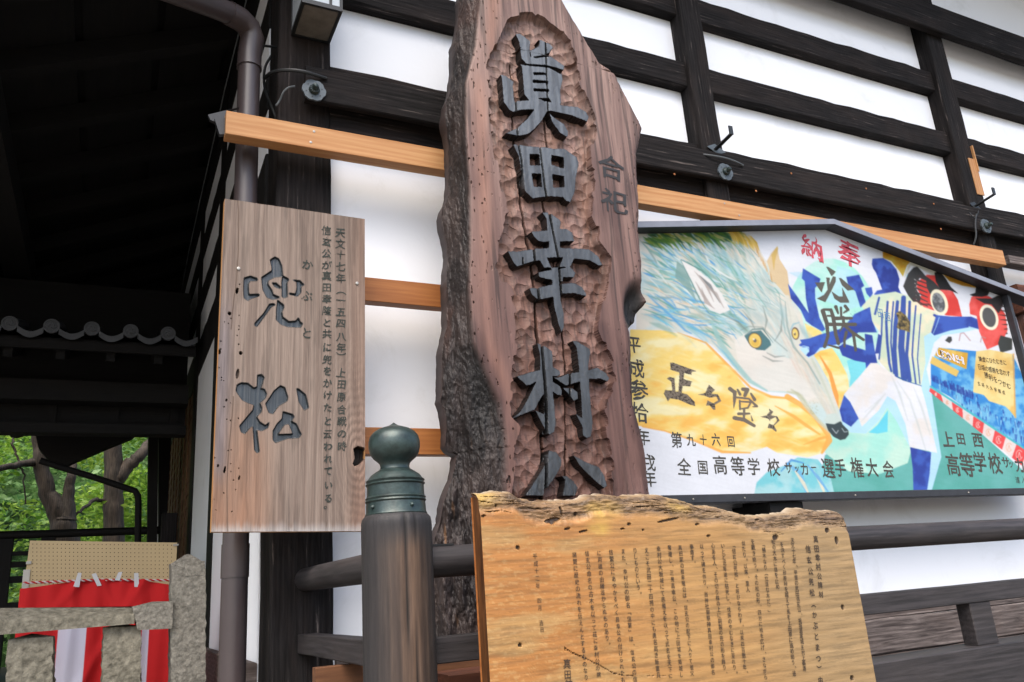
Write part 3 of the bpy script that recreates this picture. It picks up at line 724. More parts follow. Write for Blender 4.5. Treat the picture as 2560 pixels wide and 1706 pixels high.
SP = thing('stone_post', 'tall rough stone post with a worn rounded top beside the white side wall', 'post', (0.36, SY, 0))
q_ = [(428, 1408), (514, 1403), (514, 2500), (424, 2500)]
rough_block('shaft', q_, .17, M['stone'], SP, .010, n=34, seed=21)
tp = onY(470, 1394, SY); tl_ = onY(430, 1409, SY); tr_ = onY(513, 1405, SY)
cap = MB(); V = []
for v in (0, .17):
    for u in np.linspace(0, 1, 12):
        x = tl_[0]+(tr_[0]-tl_[0])*u; V.append((x, SY+v, tl_[2]-.01+.045*(1-abs(2*u-.95)**1.6)+.006*vnoise(u*9, v*20, 2)))
    for u in np.linspace(1, 0, 4): V.append((tl_[0]+(tr_[0]-tl_[0])*u, SY+v, tl_[2]-.06))
n16 = 16; cap.add(V, [tuple(range(n16)), tuple(range(2*n16-1, n16-1, -1))]+[(i, (i+1) % n16, (i+1) % n16+n16, i+n16) for i in range(n16)])
obj('worn_top', cap, M['stone'], SP)

# ================================================================== DOWNPIPE, COVER, CABLES, LANTERN
DW = thing('downpipe', 'thick brown downpipe bending up to the gutter at the building corner', 'downpipe', (0.43, 3.22, 0))
px0, py0 = 0.430, 3.225
top = onY(628, 130, py0)
path = [(px0, py0, 0.1), (px0, py0, top[2]-.08)]
e1 = np.array([px0, py0, top[2]-.02]); 
el = [np.array(onY(631, 95, 3.215)), np.array(onY(622, 70, 3.2)), np.array(onY(602, 50, 3.17)), np.array(onY(570, 32, 3.13))]
out = [np.array(onY(520, 12, 3.05)), np.array(onY(440, -18, 2.9)), np.array(onY(330, -60, 2.72)), np.array(onY(150, -130, 2.45))]
obj('pipe', MB().tube(path, 0.0475, 24), M['pipe'], DW, smooth=True)
obj('elbow', MB().tube([np.array([px0, py0, top[2]-.085]), np.array([px0, py0, top[2]-.02])]+el, [.052]*6, 24), M['pipe'], DW, smooth=True)
obj('pipe', MB().tube([el[-1]]+out, 0.0475, 24), M['pipe'], DW, smooth=True)
for z in (1.60,):
    obj('joint', MB().tube([(px0, py0, z), (px0, py0, z+.12)], .0505, 24), M['pipe'], DW, smooth=True)
c = onY(640, 113, 3.2); obj('bracket', MB().tube([onY(640, 112, 3.22), onY(715, 122, 3.3)], .006, 8), M['iron'], DW)
obj('clamp', MB().tube([(px0, py0, top[2]-.09), (px0, py0, top[2]-.075)], .054, 24), M['pipe'], DW, smooth=True)
CV = thing('plastic_cover', 'black folded plastic sheet tucked behind the left end of the top batten', 'cover', tuple(onY(545, 310, 3.1)))
cv = MB()
ring0 = [onY(*q, 3.10) for q in ((520, 287), (598, 268), (566, 276), (566, 335), (548, 337), (538, 305), (526, 300))]
cv.prism(ring0, (0, .02, 0)); obj('sheet', cv, M['blackplastic'], CV)
obj('fold', MB().prism([onY(*q, 3.085) for q in ((536, 296), (566, 295), (567, 336), (549, 336))], (0, .012, 0)), M['blackplastic'], CV)
# lantern on the corner post
LN = thing('wall_lantern', 'black framed lantern with milky panes fixed high on the corner post', 'lantern', (0.70, 3.1, 4.0))
fl = onY(748, 8, 2.95); fr = onY(857, 24, 2.95); zb = (fl[2]+fr[2])/2; x0, x1 = fl[0]+.012, fr[0]; y0, y1 = 2.95, 3.19; zT = zb+.34
obj('base_pane', MB().box((x0+.012, y0+.012, zb+.004), (x1-.012, y1-.012, zb+.012)), M['dirty_glass'], LN)
for (a_, b_) in (((x0, y0, zb), (x1, y0+.014, zb+.022)), ((x0, y1-.014, zb), (x1, y1, zb+.022)), ((x0, y0+.0145, zb), (x0+.014, y1-.0145, zb+.022)), ((x1-.014, y0+.0145, zb), (x1, y1-.0145, zb+.022))):
    obj('frame', MB().box(a_, b_), M['iron'], LN)
for xx, yy in ((x0, y0), (x1-.012, y0), (x0, y1-.012), (x1-.012, y1-.012), ((x0+x1)/2+.03, y0)):
    obj('frame', MB().box((xx, yy, zb+.0225), (xx+.012, yy+.012, zT)), M['iron'], LN)
obj('pane', MB().box((x0+.013, y0+.004, zb+.0225), (x1-.013, y0+.008, zT)), M['glass'], LN)
obj('pane', MB().box((x1-.008, y0+.013, zb+.0225), (x1-.004, y1-.013, zT)), M['glass'], LN)
obj('pane', MB().box((x0+.004, y0+.013, zb+.0225), (x0+.008, y1-.013, zT)), M['glass'], LN)
obj('lid', MB().prism([(x0-.03, y0-.03, zT), (x1+.03, y0-.03, zT), (x1+.03, y1, zT), (x0-.03, y1, zT)], (0, 0, .03)), M['iron'], LN)
# cables
def cable(pts, r, lab, mat=None, cat='cable'):
    P = [np.array(onY(a_, b_, y_)) for a_, b_, y_ in pts]
    Q = []
    for i in range(len(P)-1):
        p0 = P[max(0, i-1)]; p1 = P[i]; p2 = P[i+1]; p3 = P[min(len(P)-1, i+2)]
        for t in np.linspace(0, 1, 6, endpoint=False):
            Q.append(.5*((2*p1)+(-p0+p2)*t+(2*p0-5*p1+4*p2-p3)*t*t+(-p0+3*p1-3*p2+p3)*t**3))
    Q.append(P[-1])
    tag(obj('cable', MB().tube(Q, r, 8), mat or M['cable'], None, smooth=True), lab, cat)
cable([(662, 196, 3.25), (676, 184, 3.18), (700, 177, 3.12), (730, 176, 3.09), (760, 180, 3.085), (785, 187, 3.095), (816, 197, 3.115)], .0085, 'thick grey cable arching over the left end of the front beam', M['iron'])
cable([(737, 216, 3.13), (720, 220, 3.13), (708, 232, 3.14), (700, 250, 3.16), (691, 264, 3.17), (691, 262, 3.19)], .0045, 'short grey cable looping below the end of the front beam')
cable([(712, 20, 3.42), (706, 45, 3.42), (696, 70, 3.42), (694, 100, 3.42), (684, 130, 3.42), (664, 165, 3.42), (660, 200, 3.4), (664, 230, 3.36), (678, 265, 3.3), (692, 300, 3.25)], .006, 'thin dark cable winding down between the pipe and corner post', M['iron'])
cable([(1733, 386, 3.17), (1760, 387, 3.12), (1790, 391, 3.1), (1815, 396, 3.1), (1840, 405, 3.1), (1858, 414, 3.115)], .0055, 'pale cable draped over the front beam above the middle nail cover', M['cable'])
for dx in (0, 5, -6):
    pass
cable([(2440, 536, 3.1), (2438, 560, 3.1), (2440, 590, 3.1), (2434, 612, 3.12)], .006, 'black cable strap hanging beside the right nail cover', M['iron'])
cable([(2424, 532, 3.11), (2436, 545, 3.1), (2444, 534, 3.11), (2446, 520, 3.14)], .004, 'frayed black cord tied at the foot of the right hook', M['iron'])
Pw = [onX(a_, b_, .44) for a_, b_ in ((617, -5), (595, 92))]+[onX(a_, b_, .44) for a_, b_ in ((562, 223), (538, 335), (501, 497), (470, 640), (440, 800))]
tag(obj('wire', MB().tube(Pw, .0035, 6), M['cable'], None, smooth=True), 'thin grey wire running back along the dark side wall', 'wire')
# hooks for banner poles
def hook(pts_plate, arm, lab, Y=3.155):
    c = onY(*pts_plate[0], Y)
    H = thing('pole_hook', lab, 'hook', tuple(c), 'pole hooks on the wall posts')
    pl = [onY(a_, b_, Y-.004) for a_, b_ in pts_plate]
    obj('plate', MB().prism(pl, (0, .004, 0)), M['dullbronze'] if arm[2] else M['iron'], H)
    s = onY(*arm[0], Y-.005); dx, dz = arm[1]
    e = s+np.array([dx, -.14, dz])
    obj('arm', MB().prism([s+(-.012, 0, -.004), s+(.012, 0, -.004), s+(.012, 0, .004), s+(-.012, 0, .004)], e-s), M['iron'], H)
    obj('arm_tip', MB().box(e+(-.013, -.006, -.004), e+(.013, .002, .05)), M['iron'], H)
hook([(1768, 366), (1787, 360), (1815, 382), (1795, 386)], ((1789, 374), (.0, .02), 1), 'flat grey plated hook low on the post left of the mural peak')
hook([(2424, 508), (2436, 505), (2452, 522), (2440, 526)], ((2440, 515), (.0, .02), 0), 'black hook low on the right post above the tied cord')

# ================================================================== PINE BATTENS
def batten(x0, x1, z0, z1, y0, y1, mat, lab, screws=()):
    T = thing('batten', lab, 'batten', ((x0+x1)/2, y0, z0), 'pine battens across the wall')
    obj('board', MB().box((x0, y0, z0), (x1, y1, z1), .002, 12, .0006), mat, T)
    for a_, b_ in screws:
        c = onY(a_, b_, y0); obj('screw', MB().lathe([(.0055, 0), (.0055, -.0015), (.002, -.002)], (c[0], y0+.0002, c[2]), 10, 1), M['screw'], T)
p = [onY(566, 276, 3.05), onY(560, 333, 3.05), onY(2509, 636, 3.05), onY(1117, 370, 3.05), onY(1117, 424, 3.05)]
batten(p[0][0], p[2][0], (p[1][2]), (p[0][2]), 3.05, 3.117, M['batten_x'], 'long pale pine batten across the posts under the front beam', ((785, 329), (777, 356), (1811, 509), (1848, 539)))
b2 = [onY(919, 693, 3.06), onY(916, 752, 3.06)]
batten(.60, 2.1, b2[1][2], b2[0][2], 3.06, 3.115, M['batten_old'], 'short orange pine batten beside the signboard at half height')
b3 = [onY(1000, 1076, 3.06), onY(1053, 1143, 3.06)]
batten(.60, 2.0, b3[1][2]+.01, b3[0][2]+.01, 3.06, 3.115, M['batten_old'], 'orange pine batten behind the bronze post finial')
# spacer blocks carrying the lower battens off the wall
for xx in (0.62, 3.0):
    pass

# ================================================================== SIGNBOARD
zs5 = Z(560, 600, 4.0); zs6 = Z(560, 900, 4.0)
SBY = 2.90
cs = Canvas(500, 470, 440, 880, (0,)); can2 = Canvas(500, 470, 440, 880, (0,))
kab = [[(200,380),(265,360),(335,385),(335,410),(265,412),(245,440),(250,545),(345,540),(360,552),(345,565),(265,590),(240,610),(200,580),(195,500)],
 [(460,200),(510,168),(550,190),(580,260),(590,365),(500,375),(440,410),(380,400),(375,375),(480,305),(475,260)],
 [(375,375),(445,395),(440,440),(480,500),(495,545),(555,570),(555,582),(490,598),(430,575),(390,500)],
 [(585,355),(650,390),(645,412),(632,420),(635,570),(605,582),(580,570),(578,420)],
 [(478,428),(525,430),(572,475),(560,490),(510,470)],
 [(685,400),(760,405),(805,450),(775,465),(770,530),(735,565),(650,545),(655,530),(715,540),(730,480),(728,425)],
 [(455,640),(500,635),(515,652),(475,670),(330,870),(305,855),(310,830),(400,730)],
 [(535,600),(600,650),(600,680),(580,720),(590,770),(650,815),(720,810),(745,775),(765,820),(790,835),(770,875),(640,870),(570,845),(522,800),(525,700)]]
mat_ = [[(335,150),(380,145),(405,175),(370,285),(405,290),(430,340),(415,385),(360,430),(380,480),(375,520),(330,570),(360,620),(415,655),(455,620),(440,680),(380,710),(330,700),(355,920),(330,932),(305,900),(290,660),(260,680),(210,740),(170,720),(155,660),(290,500),(300,450),(240,430),(180,400),(120,310),(130,250),(170,228),(240,232),(300,280),(330,270)],
 [(565,255),(610,275),(640,370),(635,410),(550,460),(490,540),(450,530),(415,440),(500,310)],
 [(725,285),(750,290),(820,350),(848,480),(805,505),(750,420)]]
for p_ in kab: cs.poly(zs5(p_), (1,))
for p_ in mat_: cs.poly(zs6(p_), (1,))
cs.poly(zs6([(590,515),(690,545),(705,570),(675,610),(725,640),(775,745),(750,780),(640,785),(515,830),(490,800),(490,710),(530,640),(580,590)]), (1,), holes=(zs6([(650,640),(605,650),(540,745),(690,740)]),))
knot = zs6([(1295,890),(1340,865),(1400,880),(1425,930),(1415,980),(1360,1040),(1310,1062),(1292,1040),(1310,990),(1305,930)])
can2.poly(knot, (1,)); can2.poly(ell(594, 935, 3.5, 12, 8), (1,), .4)
for e_ in ((593, 727, 3, 7), (574, 784, 3.5, 4), (602, 883, 3.5, 4), (566, 1001, 1.5, 3), (562, 1175, 2, 8), (598, 1195, 1.5, 5), (548, 880, 4, 5), (545, 1165, 2, 3)): can2.poly(ell(*e_, 10), (1,), .85)
for _ in range(40): can2.poly(ell(random.uniform(532, 600), random.uniform(700, 1300), random.uniform(.5, 1.1), random.uniform(.6, 1.6)), (1,), .5)
TL, TR, BR, BL = [np.array(onY(a_, b_, SBY)) for a_, b_ in ((562, 497), (912, 548), (913, 1328), (528, 1330))]
H_, W_ = 800, 330
u, v = np.meshgrid(np.linspace(0, 1, W_), np.linspace(0, 1, H_))
P = ((TL*(1-u[..., None])+TR*u[..., None])*(1-v[..., None])+(BL*(1-u[..., None])+BR*u[..., None])*v[..., None])
px_, py_ = proj(P)
mask = cs.sample(px_, py_)[..., 0]; hole = can2.sample(px_, py_)[..., 0]
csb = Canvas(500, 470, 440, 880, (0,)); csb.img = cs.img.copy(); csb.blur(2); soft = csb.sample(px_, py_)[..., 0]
dep = 0.010*sst(.35, .95, soft)+0.03*hole
gr = fbm(u*46+2.2*fbm(u*3, v*2.2, 3, 5), v*2.0, 5, 4)
kd = np.hypot((px_-893)/60., (py_-1135)/150.); ring_ = np.sin(kd*46+gr*7)*np.exp(-kd*1.3)
dep = dep+.0022*(fbm(u*70, v*3, 4, 9)-.5)+.0011*ring_
P = P.copy(); P[..., 1] += dep
base = mix(np.array([.62, .55, .50]), np.array([.54, .47, .425]), sst(.3, .7, gr))
base = mix(base, np.array([.60, .44, .36]), .55*sst(.80, 1.0, u)*(1-.5*sst(.0, .4, 1-v)))
base = mix(base, np.array([.70, .50, .38]), .45*sst(.55, .85, v)*sst(.5, .15, u)*fbm(u*9, v*3, 3, 2)*2)
base = mix(base, np.array([.56, .52, .53]), .8*np.exp(-((u-.03)/.05)**2)*sst(.2, .5, v)*(1-sst(.8, .9, v)))
base = base*(1+.08*ring_[..., None])
base = mix(base, np.array([.77, .75, .74]), .8*sst(.955+.03*fbm(u*60, v*0, 3, 6), 1.0, v))
fine = vnoise(u*230, v*9, 8); base = base*(1-.07*(fine-.5)[..., None]*2)
crk = np.exp(-((u-(.08+.015*np.sin(v*9)+.012*fbm(v*12, v*0, 3, 1)))/.0035)**2)*(v < .42)+np.exp(-((u-(.095+.01*np.sin(v*13)))/.0035)**2)*(v > .62)
base = mix(base, np.array([.32, .25, .2]), .7*np.clip(crk, 0, 1))
ink = mix(np.array([.12, .155, .18]), np.array([.18, .225, .255]), fbm(u*20, v*40, 3, 3))
base = base*.93*(1-.10*sst(.5, .7, fbm(u*26, v*7, 4, 77)))[..., None]
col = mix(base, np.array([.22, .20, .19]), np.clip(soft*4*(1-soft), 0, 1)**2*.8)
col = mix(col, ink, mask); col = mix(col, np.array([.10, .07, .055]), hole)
SB = thing('signboard', 'upright weathered cedar signboard with two large engraved characters at left', 'signboard', (.58, SBY, 1.73))
fm = (mask[:-1, :-1]+mask[1:, 1:]+mask[:-1, 1:]+mask[1:, :-1])/4 > .5
uppr = (v[:-1, :-1] < .5)
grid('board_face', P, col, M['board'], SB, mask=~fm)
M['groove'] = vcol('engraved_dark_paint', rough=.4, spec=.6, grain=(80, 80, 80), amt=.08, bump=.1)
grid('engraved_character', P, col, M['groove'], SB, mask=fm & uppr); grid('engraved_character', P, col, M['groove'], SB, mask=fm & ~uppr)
bk = MB().prism([TL+(.001, .034, -.001), TR+(-.001, .034, -.001), BR+(-.001, .034, .001), BL+(.001, .034, .001)], (0, .004, 0))
obj('back', bk, M['batten_z'], SB)
sd_ = MB()
for a_, b_ in ((TL, TR), (TR, BR), (BR, BL), (BL, TL)):
    sd_.add([a_, b_, b_+(0, .038, 0), a_+(0, .038, 0)], [(0, 1, 2, 3)])
obj('board_edge', sd_, M['batten_z'], SB)
tx = Letters()
c1 = '天文十七年（一五四八年）上田原合戦の時'; y1_ = [582, 610, 637, 667, 696, 725, 751, 780, 808, 842, 869, 893, 932, 961, 992, 1024, 1054, 1084, 1116]
for i, ch in enumerate(c1): write(tx, ch, 851+4*(y1_[i]-582)/534, y1_[i], 25, SBY-.0016, rot=-5+random.uniform(-5, 5), bold=.020, brush=.12, shear=.10, sx=.95) if ch not in '（）' else write(tx, '︵' if ch == '（' else '︶', 853, y1_[i], 25, SBY-.0016, bold=.01)
c2 = '信玄公が真田幸隆と共に兜をかけたと云われている。'; y2_ = [577, 605, 634, 664, 690, 719, 748, 777, 807, 835, 868, 899, 928, 958, 988, 1019, 1053, 1085, 1116, 1147, 1178, 1213, 1246, 1262]
for i, ch in enumerate(c2): write(tx, ch, 816+5*(y2_[i]-577)/690, y2_[i], 24, SBY-.0016, rot=-5+random.uniform(-5, 5), bold=.020, brush=.12, shear=.10, sx=.95)
for ch, a_, b_ in (('か', 769, 662), ('ぶ', 768, 740), ('と', 767, 833)): write(tx, ch, a_, b_, 27, SBY-.0016, rot=-6, bold=.02, brush=.12)
tx.build('brushed_character', M['ink_green'], SB)
for a_, b_ in ((596, 672), (892, 709)):
    c = onY(a_, b_, SBY); obj('screw', MB().lathe([(.006, 0), (.006, -.003), (.003, -.0035)], (c[0], SBY-.001, c[2]), 12, 1), M['screw'], SB)

# ================================================================== CARVED STANDING SLAB
SLY = 2.70
CA, CB = Z(1100, 0, 2.613), Z(1100, 500, 1.96)
z1, z2, z3, z4 = Z(1200, 60, 4), Z(1200, 340, 4), Z(1200, 520, 4), Z(1200, 840, 4)
left = [(1180, -330), (1160, -200), (1146, -80), (1140, 0), (1131, 50), (1127, 115), (1123, 165), (1111, 222), (1110, 245), (1119, 318), (1118, 406), (1121, 440), (1108, 470), (1102, 494), (1104, 524), (1115, 566), (1118, 602), (1114, 704), (1118, 776), (1105, 837), (1103, 908), (1103, 985), (1115, 1026), (1113, 1097), (1118, 1112), (1141, 1118), (1140, 1140), (1136, 1163), (1115, 1230), (1103, 1281), (1087, 1340), (1082, 1420), (1086, 1500), (1084, 1600), (1085, 1720), (1080, 1900), (1060, 2200)]
right = [(1270, -330), (1320, -200), (1378, -80), (1414, 0), (1464, 88), (1506, 157), (1515, 176), (1536, 177), (1544, 184), (1575, 245), (1605, 302), (1612, 318), (1603, 356), (1597, 383), (1601, 459), (1605, 536), (1602, 560), (1610, 653), (1613, 719), (1624, 750), (1612, 772), (1605, 796), (1583, 818), (1585, 898), (1590, 1010), (1610, 1076), (1623, 1138), (1628, 1224), (1632, 1400), (1630, 1720), (1640, 1900), (1660, 2200)]
bark = [(1208, -330), (1203, 0), (1192, 115), (1167, 207), (1169, 344), (1178, 478), (1180, 600), (1176, 719), (1187, 857), (1217, 934), (1253, 1010), (1268, 1087), (1270, 1214), (1300, 1400), (1320, 1720), (1330, 2200)]
def edge(pl):
    Q = np.array([onY(a_, b_, SLY) for a_, b_ in pl]); o_ = np.argsort(Q[:, 2]); return Q[o_, 2], Q[o_, 0]
zl, xl = edge(left); zr, xr = edge(right); zbk, xbk = edge(bark)
H_, W_ = 1180, 370
zz = np.linspace(4.42, 0.96, H_)
lx = np.interp(zz, zl, xl); rx_ = np.interp(zz, zr, xr); bx = np.interp(zz, zbk, xbk)
lx = lx+.006*(fbm(zz*30, zz*0, 4, 3)-.5)*2; rx_ = rx_+.004*(fbm(zz*30, zz*0+9, 4, 5)-.5)*2
tcl = sst(4.42, 4.30, zz); midx = (lx+rx_)/2; lx = midx+(lx-midx)*(.3+.7*tcl); rx_ = midx+(rx_-midx)*(.3+.7*tcl)
u = np.linspace(0, 1, W_)[None, :]*np.ones((H_, 1)); X = lx[:, None]*(1-u)+rx_[:, None]*u; ZZ = zz[:, None]*np.ones((1, W_))
P = np.stack([X, np.full(X.shape, SLY), ZZ], -1); px_, py_ = proj(P)
CX0, CY0, CW, CH = 1060, -20, 640, 1300
LT = Canvas(CX0, CY0, CW, CH, (0,)); RC = Canvas(CX0, CY0, CW, CH, (0,)); CR = Canvas(CX0, CY0, CW, CH, (0,))
LT.poly(z1([(355,100),(400,95),(505,175),(497,290),(505,330),(570,340),(675,325),(715,330),(845,420),(840,462),(760,440),(660,415),(470,405),(415,350),(390,180)]), (1,))
LT.poly(z1([(500,270),(590,215),(595,170),(570,165),(610,158),(700,200),(730,240),(700,290),(640,315),(510,335)]), (1,))
LT.poly(z1([(395,398),(470,414),(680,434),(820,500),(828,560),(805,660),(812,800),(700,875),(540,862),(490,765),(440,700),(430,560),(415,420)]), (1,))
LT.poly(z1([(205,505),(260,520),(340,580),(330,620),(345,770),(560,760),(570,857),(420,860),(330,882),(290,860),(235,780),(225,650),(215,540)]), (1,))
LT.poly(z1([(545,850),(700,862),(670,880),(620,970),(540,1060),(480,1105),(400,1120),(330,1110),(250,1095),(370,1040),(470,950)]), (1,))
LT.poly(z1([(690,780),(812,812),(980,830),(1060,880),(1090,930),(1075,980),(900,910),(690,868)]), (1,))
LT.poly(z1([(690,885),(740,935),(840,1000),(885,1080),(875,1135),(800,1090),(720,980)]), (1,))
for q in ([(535,488),(640,488),(682,515),(640,507),(540,510)], [(528,562),(680,572),(680,592),(530,588)], [(537,648),(690,655),(690,675),(540,672)], [(580,743),(690,745),(712,782),(640,770)], [(395,395),(480,403),(660,414),(690,424),(820,495),(810,502),(690,436),(480,414)]): LT.poly(z1(q), (0,))
LT.poly(z2([(330,85),(360,82),(520,105),(640,110),(740,128),(840,125),(970,215),(990,280),(960,420),(950,560),(905,668),(860,650),(830,615),(680,605),(530,628),(455,562),(430,470),(385,200)]), (1,),
        holes=[z2(q) for q in ([(500,185),(590,185),(600,292),(503,292)], [(718,195),(835,215),(838,325),(715,285)], [(518,378),(608,380),(618,508),(540,505)], [(725,385),(840,405),(842,510),(735,515)])])
for q in ([(620,45),(670,45),(710,55),(800,120),(812,150),(800,205),(805,500),(675,500),(690,340),(675,240),(660,100)],
          [(510,235),(690,222),(700,335),(640,345),(590,335),(540,290)], [(790,205),(870,210),(925,250),(945,335),(790,338)],
          [(580,645),(650,628),(900,590),(960,650),(940,695),(835,697),(830,740),(700,722),(660,725),(590,690)],
          [(490,800),(560,800),(720,765),(760,885),(620,915),(570,912),(520,870)], [(800,762),(930,745),(1020,790),(1065,860),(1060,885),(940,855),(800,860)],
          [(710,600),(790,595),(830,930),(840,1010),(840,1200),(815,1250),(780,1150),(740,990),(730,870),(720,720)]): LT.poly(z3(q), (1,))
LT.poly(z3([(275,430),(370,435),(560,405),(700,400),(800,398),(1085,410),(1180,480),(1230,575),(1190,580),(1095,525),(945,508),(905,590),(640,600),(600,525),(520,540),(375,588),(340,560)]), (1,))
LT.poly(z3([(672,500),(830,495),(790,590),(715,595)]), (0,)); LT.poly(z3([(833,700),(945,697),(942,745),(833,748)]), (0,)); LT.poly(z3([(590,697),(715,722),(718,762),(590,770)]), (0,))
LT.poly(z3([(710,600),(790,595),(830,930),(735,900)]), (1,))
for q in ([(570,70),(640,95),(720,150),(730,200),(728,560),(740,640),(760,870),(745,960),(700,990),(655,960),(640,780),(640,600),(600,400),(600,200)],
          [(365,405),(500,362),(610,335),(620,440),(560,460),(500,495),(465,498)], [(560,460),(630,440),(635,590),(600,640),(550,740),(450,780),(310,835),(400,760),(455,670)],
          [(550,740),(645,785),(660,960),(620,880)], [(725,305),(800,350),(805,392),(770,408),(715,400)], [(725,455),(800,500),(822,550),(815,600),(770,590),(725,560)],
          [(920,45),(970,50),(1100,130),(1105,170),(1085,300),(1090,430),(1110,700),(1130,880),(1110,1010),(1070,1025),(1030,1000),(1020,900),(950,770),(1020,820),(1010,600),(985,300),(965,120)],
          [(735,415),(800,410),(880,375),(1000,358),(1090,340),(1170,315),(1260,370),(1295,430),(1275,458),(1200,430),(1090,435),(1000,460),(860,500)],
          [(825,518),(910,515),(975,560),(980,630),(940,655),(910,610),(880,580)],
          [(690,1140),(760,1160),(815,1230),(815,1300),(760,1400),(690,1500),(640,1600),(440,1600),(560,1440),(640,1300)],
          [(930,1190),(1060,1260),(1190,1310),(1240,1390),(1270,1500),(1240,1530),(1130,1430),(1000,1300)],
          [(810,1400),(870,1400),(940,1450),(985,1520),(960,1600),(820,1600),(850,1440)]): LT.poly(z4(q), (1,))
rec = [(1268,42),(1300,35),(1330,32),(1379,54),(1425,92),(1440,153),(1452,215),(1467,245),(1486,291),(1490,337),(1479,364),(1486,440),(1477,528),(1498,574),(1493,600),(1528,643),(1518,714),(1508,760),(1498,821),(1534,908),(1539,959),(1513,1010),(1523,1112),(1534,1163),(1530,1290),(1270,1290),(1289,1138),(1299,1061),(1273,1046),(1284,918),(1294,827),(1290,786),(1279,719),(1243,689),(1243,610),(1272,528),(1257,478),(1238,383),(1226,283),(1226,214),(1219,165),(1230,130),(1253,77)]
RC.poly(rec, (1,)); RCs = Canvas(CX0, CY0, CW, CH, (0,)); RCs.img = RC.img.copy(); RCs.blur(3)
for q, wd in (([(1286,150),(1291,285),(1296,360),(1304,400),(1310,480),(1322,565),(1335,627),(1345,715),(1350,770),(1355,865),(1365,990),(1367,1090),(1366,1280)], [2.5, 3, 4, 5, 6, 6]),
              ([(1364,107),(1370,277),(1379,360)], 2), ([(1350,367),(1362,465),(1372,525),(1395,640),(1405,752),(1415,795),(1425,910),(1425,1015),(1426,1190)], [2.5, 3.5, 4, 3, 2.5]), ([(1307, 645), (1308, 662)], 2)): CR.stroke(q, wd, (1,))
lt = LT.sample(px_, py_)[..., 0]; rcs = RCs.sample(px_, py_)[..., 0]; cr = CR.sample(px_, py_)[..., 0]
inr = (py_ > CY0+1) & (py_ < CY0+CH-2); lt *= inr; rcs *= inr; cr *= inr
# gouge scallops
seeds = []
for i in range(22):
    for j in range(64):
        seeds.append((1.2+i*.054+.027*(j % 2)+random.uniform(-.018, .018), 1.7+j*.045+random.uniform(-.016, .016)))
seeds = np.array(seeds); best = np.full(X.shape, 9.0); sec = np.full(X.shape, 9.0); wob = .004*(fbm(X*40, ZZ*40, 3, 2)-.5)
sdp = proj(np.stack([seeds[:, 0], np.full(len(seeds), SLY), seeds[:, 1]], -1)); sin_ = (RC.sample(sdp[0], sdp[1])[..., 0] > .5)*1.0
RCw = Canvas(CX0, CY0, CW, CH, (0,)); RCw.img = RC.img.copy(); RCw.blur(11); rcw = RCw.sample(px_, py_)[..., 0]*inr
sub = rcw > .01; Xs, Zs = X[sub]+wob[sub], ZZ[sub]+wob[sub]; b1 = np.full(Xs.shape, 9.0); sid = np.zeros(Xs.shape, int); sm = np.zeros(Xs.shape)
for k_, (sx_, sz_) in enumerate(seeds):
    ca_, sa_ = cos(1.3*sin(k_*7.7)), sin(1.3*sin(k_*7.7)); dx_, dz_ = Xs-sx_, Zs-sz_
    d = ((dx_*ca_+dz_*sa_)/1.18)**2+((dz_*ca_-dx_*sa_)/.9)**2+.00035*sin(k_*3.3); sm = sm+np.exp(-d/.00011); w2 = d < b1; b1 = np.where(w2, d, b1); sid[w2] = k_
scal = np.zeros(X.shape); scal[sub] = 1-np.clip(np.clip(-.00011*np.log(sm+1e-30)+.0002, 0, 9)/.033**2, 0, 1.1)
fin = np.zeros(X.shape); fin[sub] = sin_[sid]; fin = np.where(rcw > .66, 1.0, np.where(rcw < .36, 0.0, fin)); rcs = fin*np.maximum(sst(.2, .8, rcw), .30)
tone = np.zeros(X.shape); rt_ = RNG.uniform(-1, 1, len(seeds)); tone[sub] = rt_[sid]
tilt = np.zeros(X.shape); tilt[sub] = (Zs-seeds[sid, 1])/.03
lxs = np.convolve(np.pad(lx, 30, 'edge'), np.ones(61)/61, 'valid'); tb = (bx[:, None]-X)/np.maximum(bx[:, None]-lxs[:, None], .02); tbc = np.clip(tb, 0, 1); onb = sst(-.05, .12, tb)
rough_n = fbm(X*22, ZZ*5.5, 5, 7)-.5; rough_f = fbm(X*90, ZZ*50, 4, 8)-.5
dr = rx_[:, None]-X
dep = .0016*(fbm(X*60, ZZ*220, 3, 71)-.5)*fin+.038*rcs+.010*fin*scal+.004*fin*tilt*np.clip(scal, 0, 1)
dep = np.where(lt > .5, 0.002*rough_f, dep)
dep = dep+onb*(.012+.13*tbc**1.35+.055*rough_n*(.3+tbc)+.009*rough_f)
dep = dep+.07*np.exp(-dr/.012)*.4+(1-onb)*(1-rcs)*.012*(fbm(X*5, ZZ*2.2, 3, 1)-.5)
dep = dep+.035*cr
kn = np.exp(-(((px_-1592)/26.)**2+((py_-766)/55.)**2)**2); dep = dep+.05*kn+.03*kn*rough_n
pitn = vnoise(X*190, ZZ*46, 31)*vnoise(X*120, ZZ*60, 37); edgep = np.clip(np.exp(-np.clip((X-bx[:, None])/.07, 0, 9))+np.exp(-dr/.05)*.8, 0, 1)
pit = sst(.60, .74, pitn+.06*edgep)*edgep*(1-rcs)*(1-onb)
dep = dep+.010*pit
low_b = sst(1.95, 1.75, ZZ); dep = dep+low_b*.05*rough_n
P[..., 1] = SLY+dep
P[..., 0] += X*(dep/SLY)*onb*sst(0, .25, tbc)
vt = sst(3.9, 2.0, ZZ)  # darkens the slab downwards: part wood tone, part shading put into the colour
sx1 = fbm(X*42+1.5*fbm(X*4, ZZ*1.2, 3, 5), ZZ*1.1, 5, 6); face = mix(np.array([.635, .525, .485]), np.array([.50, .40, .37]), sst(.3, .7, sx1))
face = mix(face, face*np.array([.70, .62, .61]), vt)
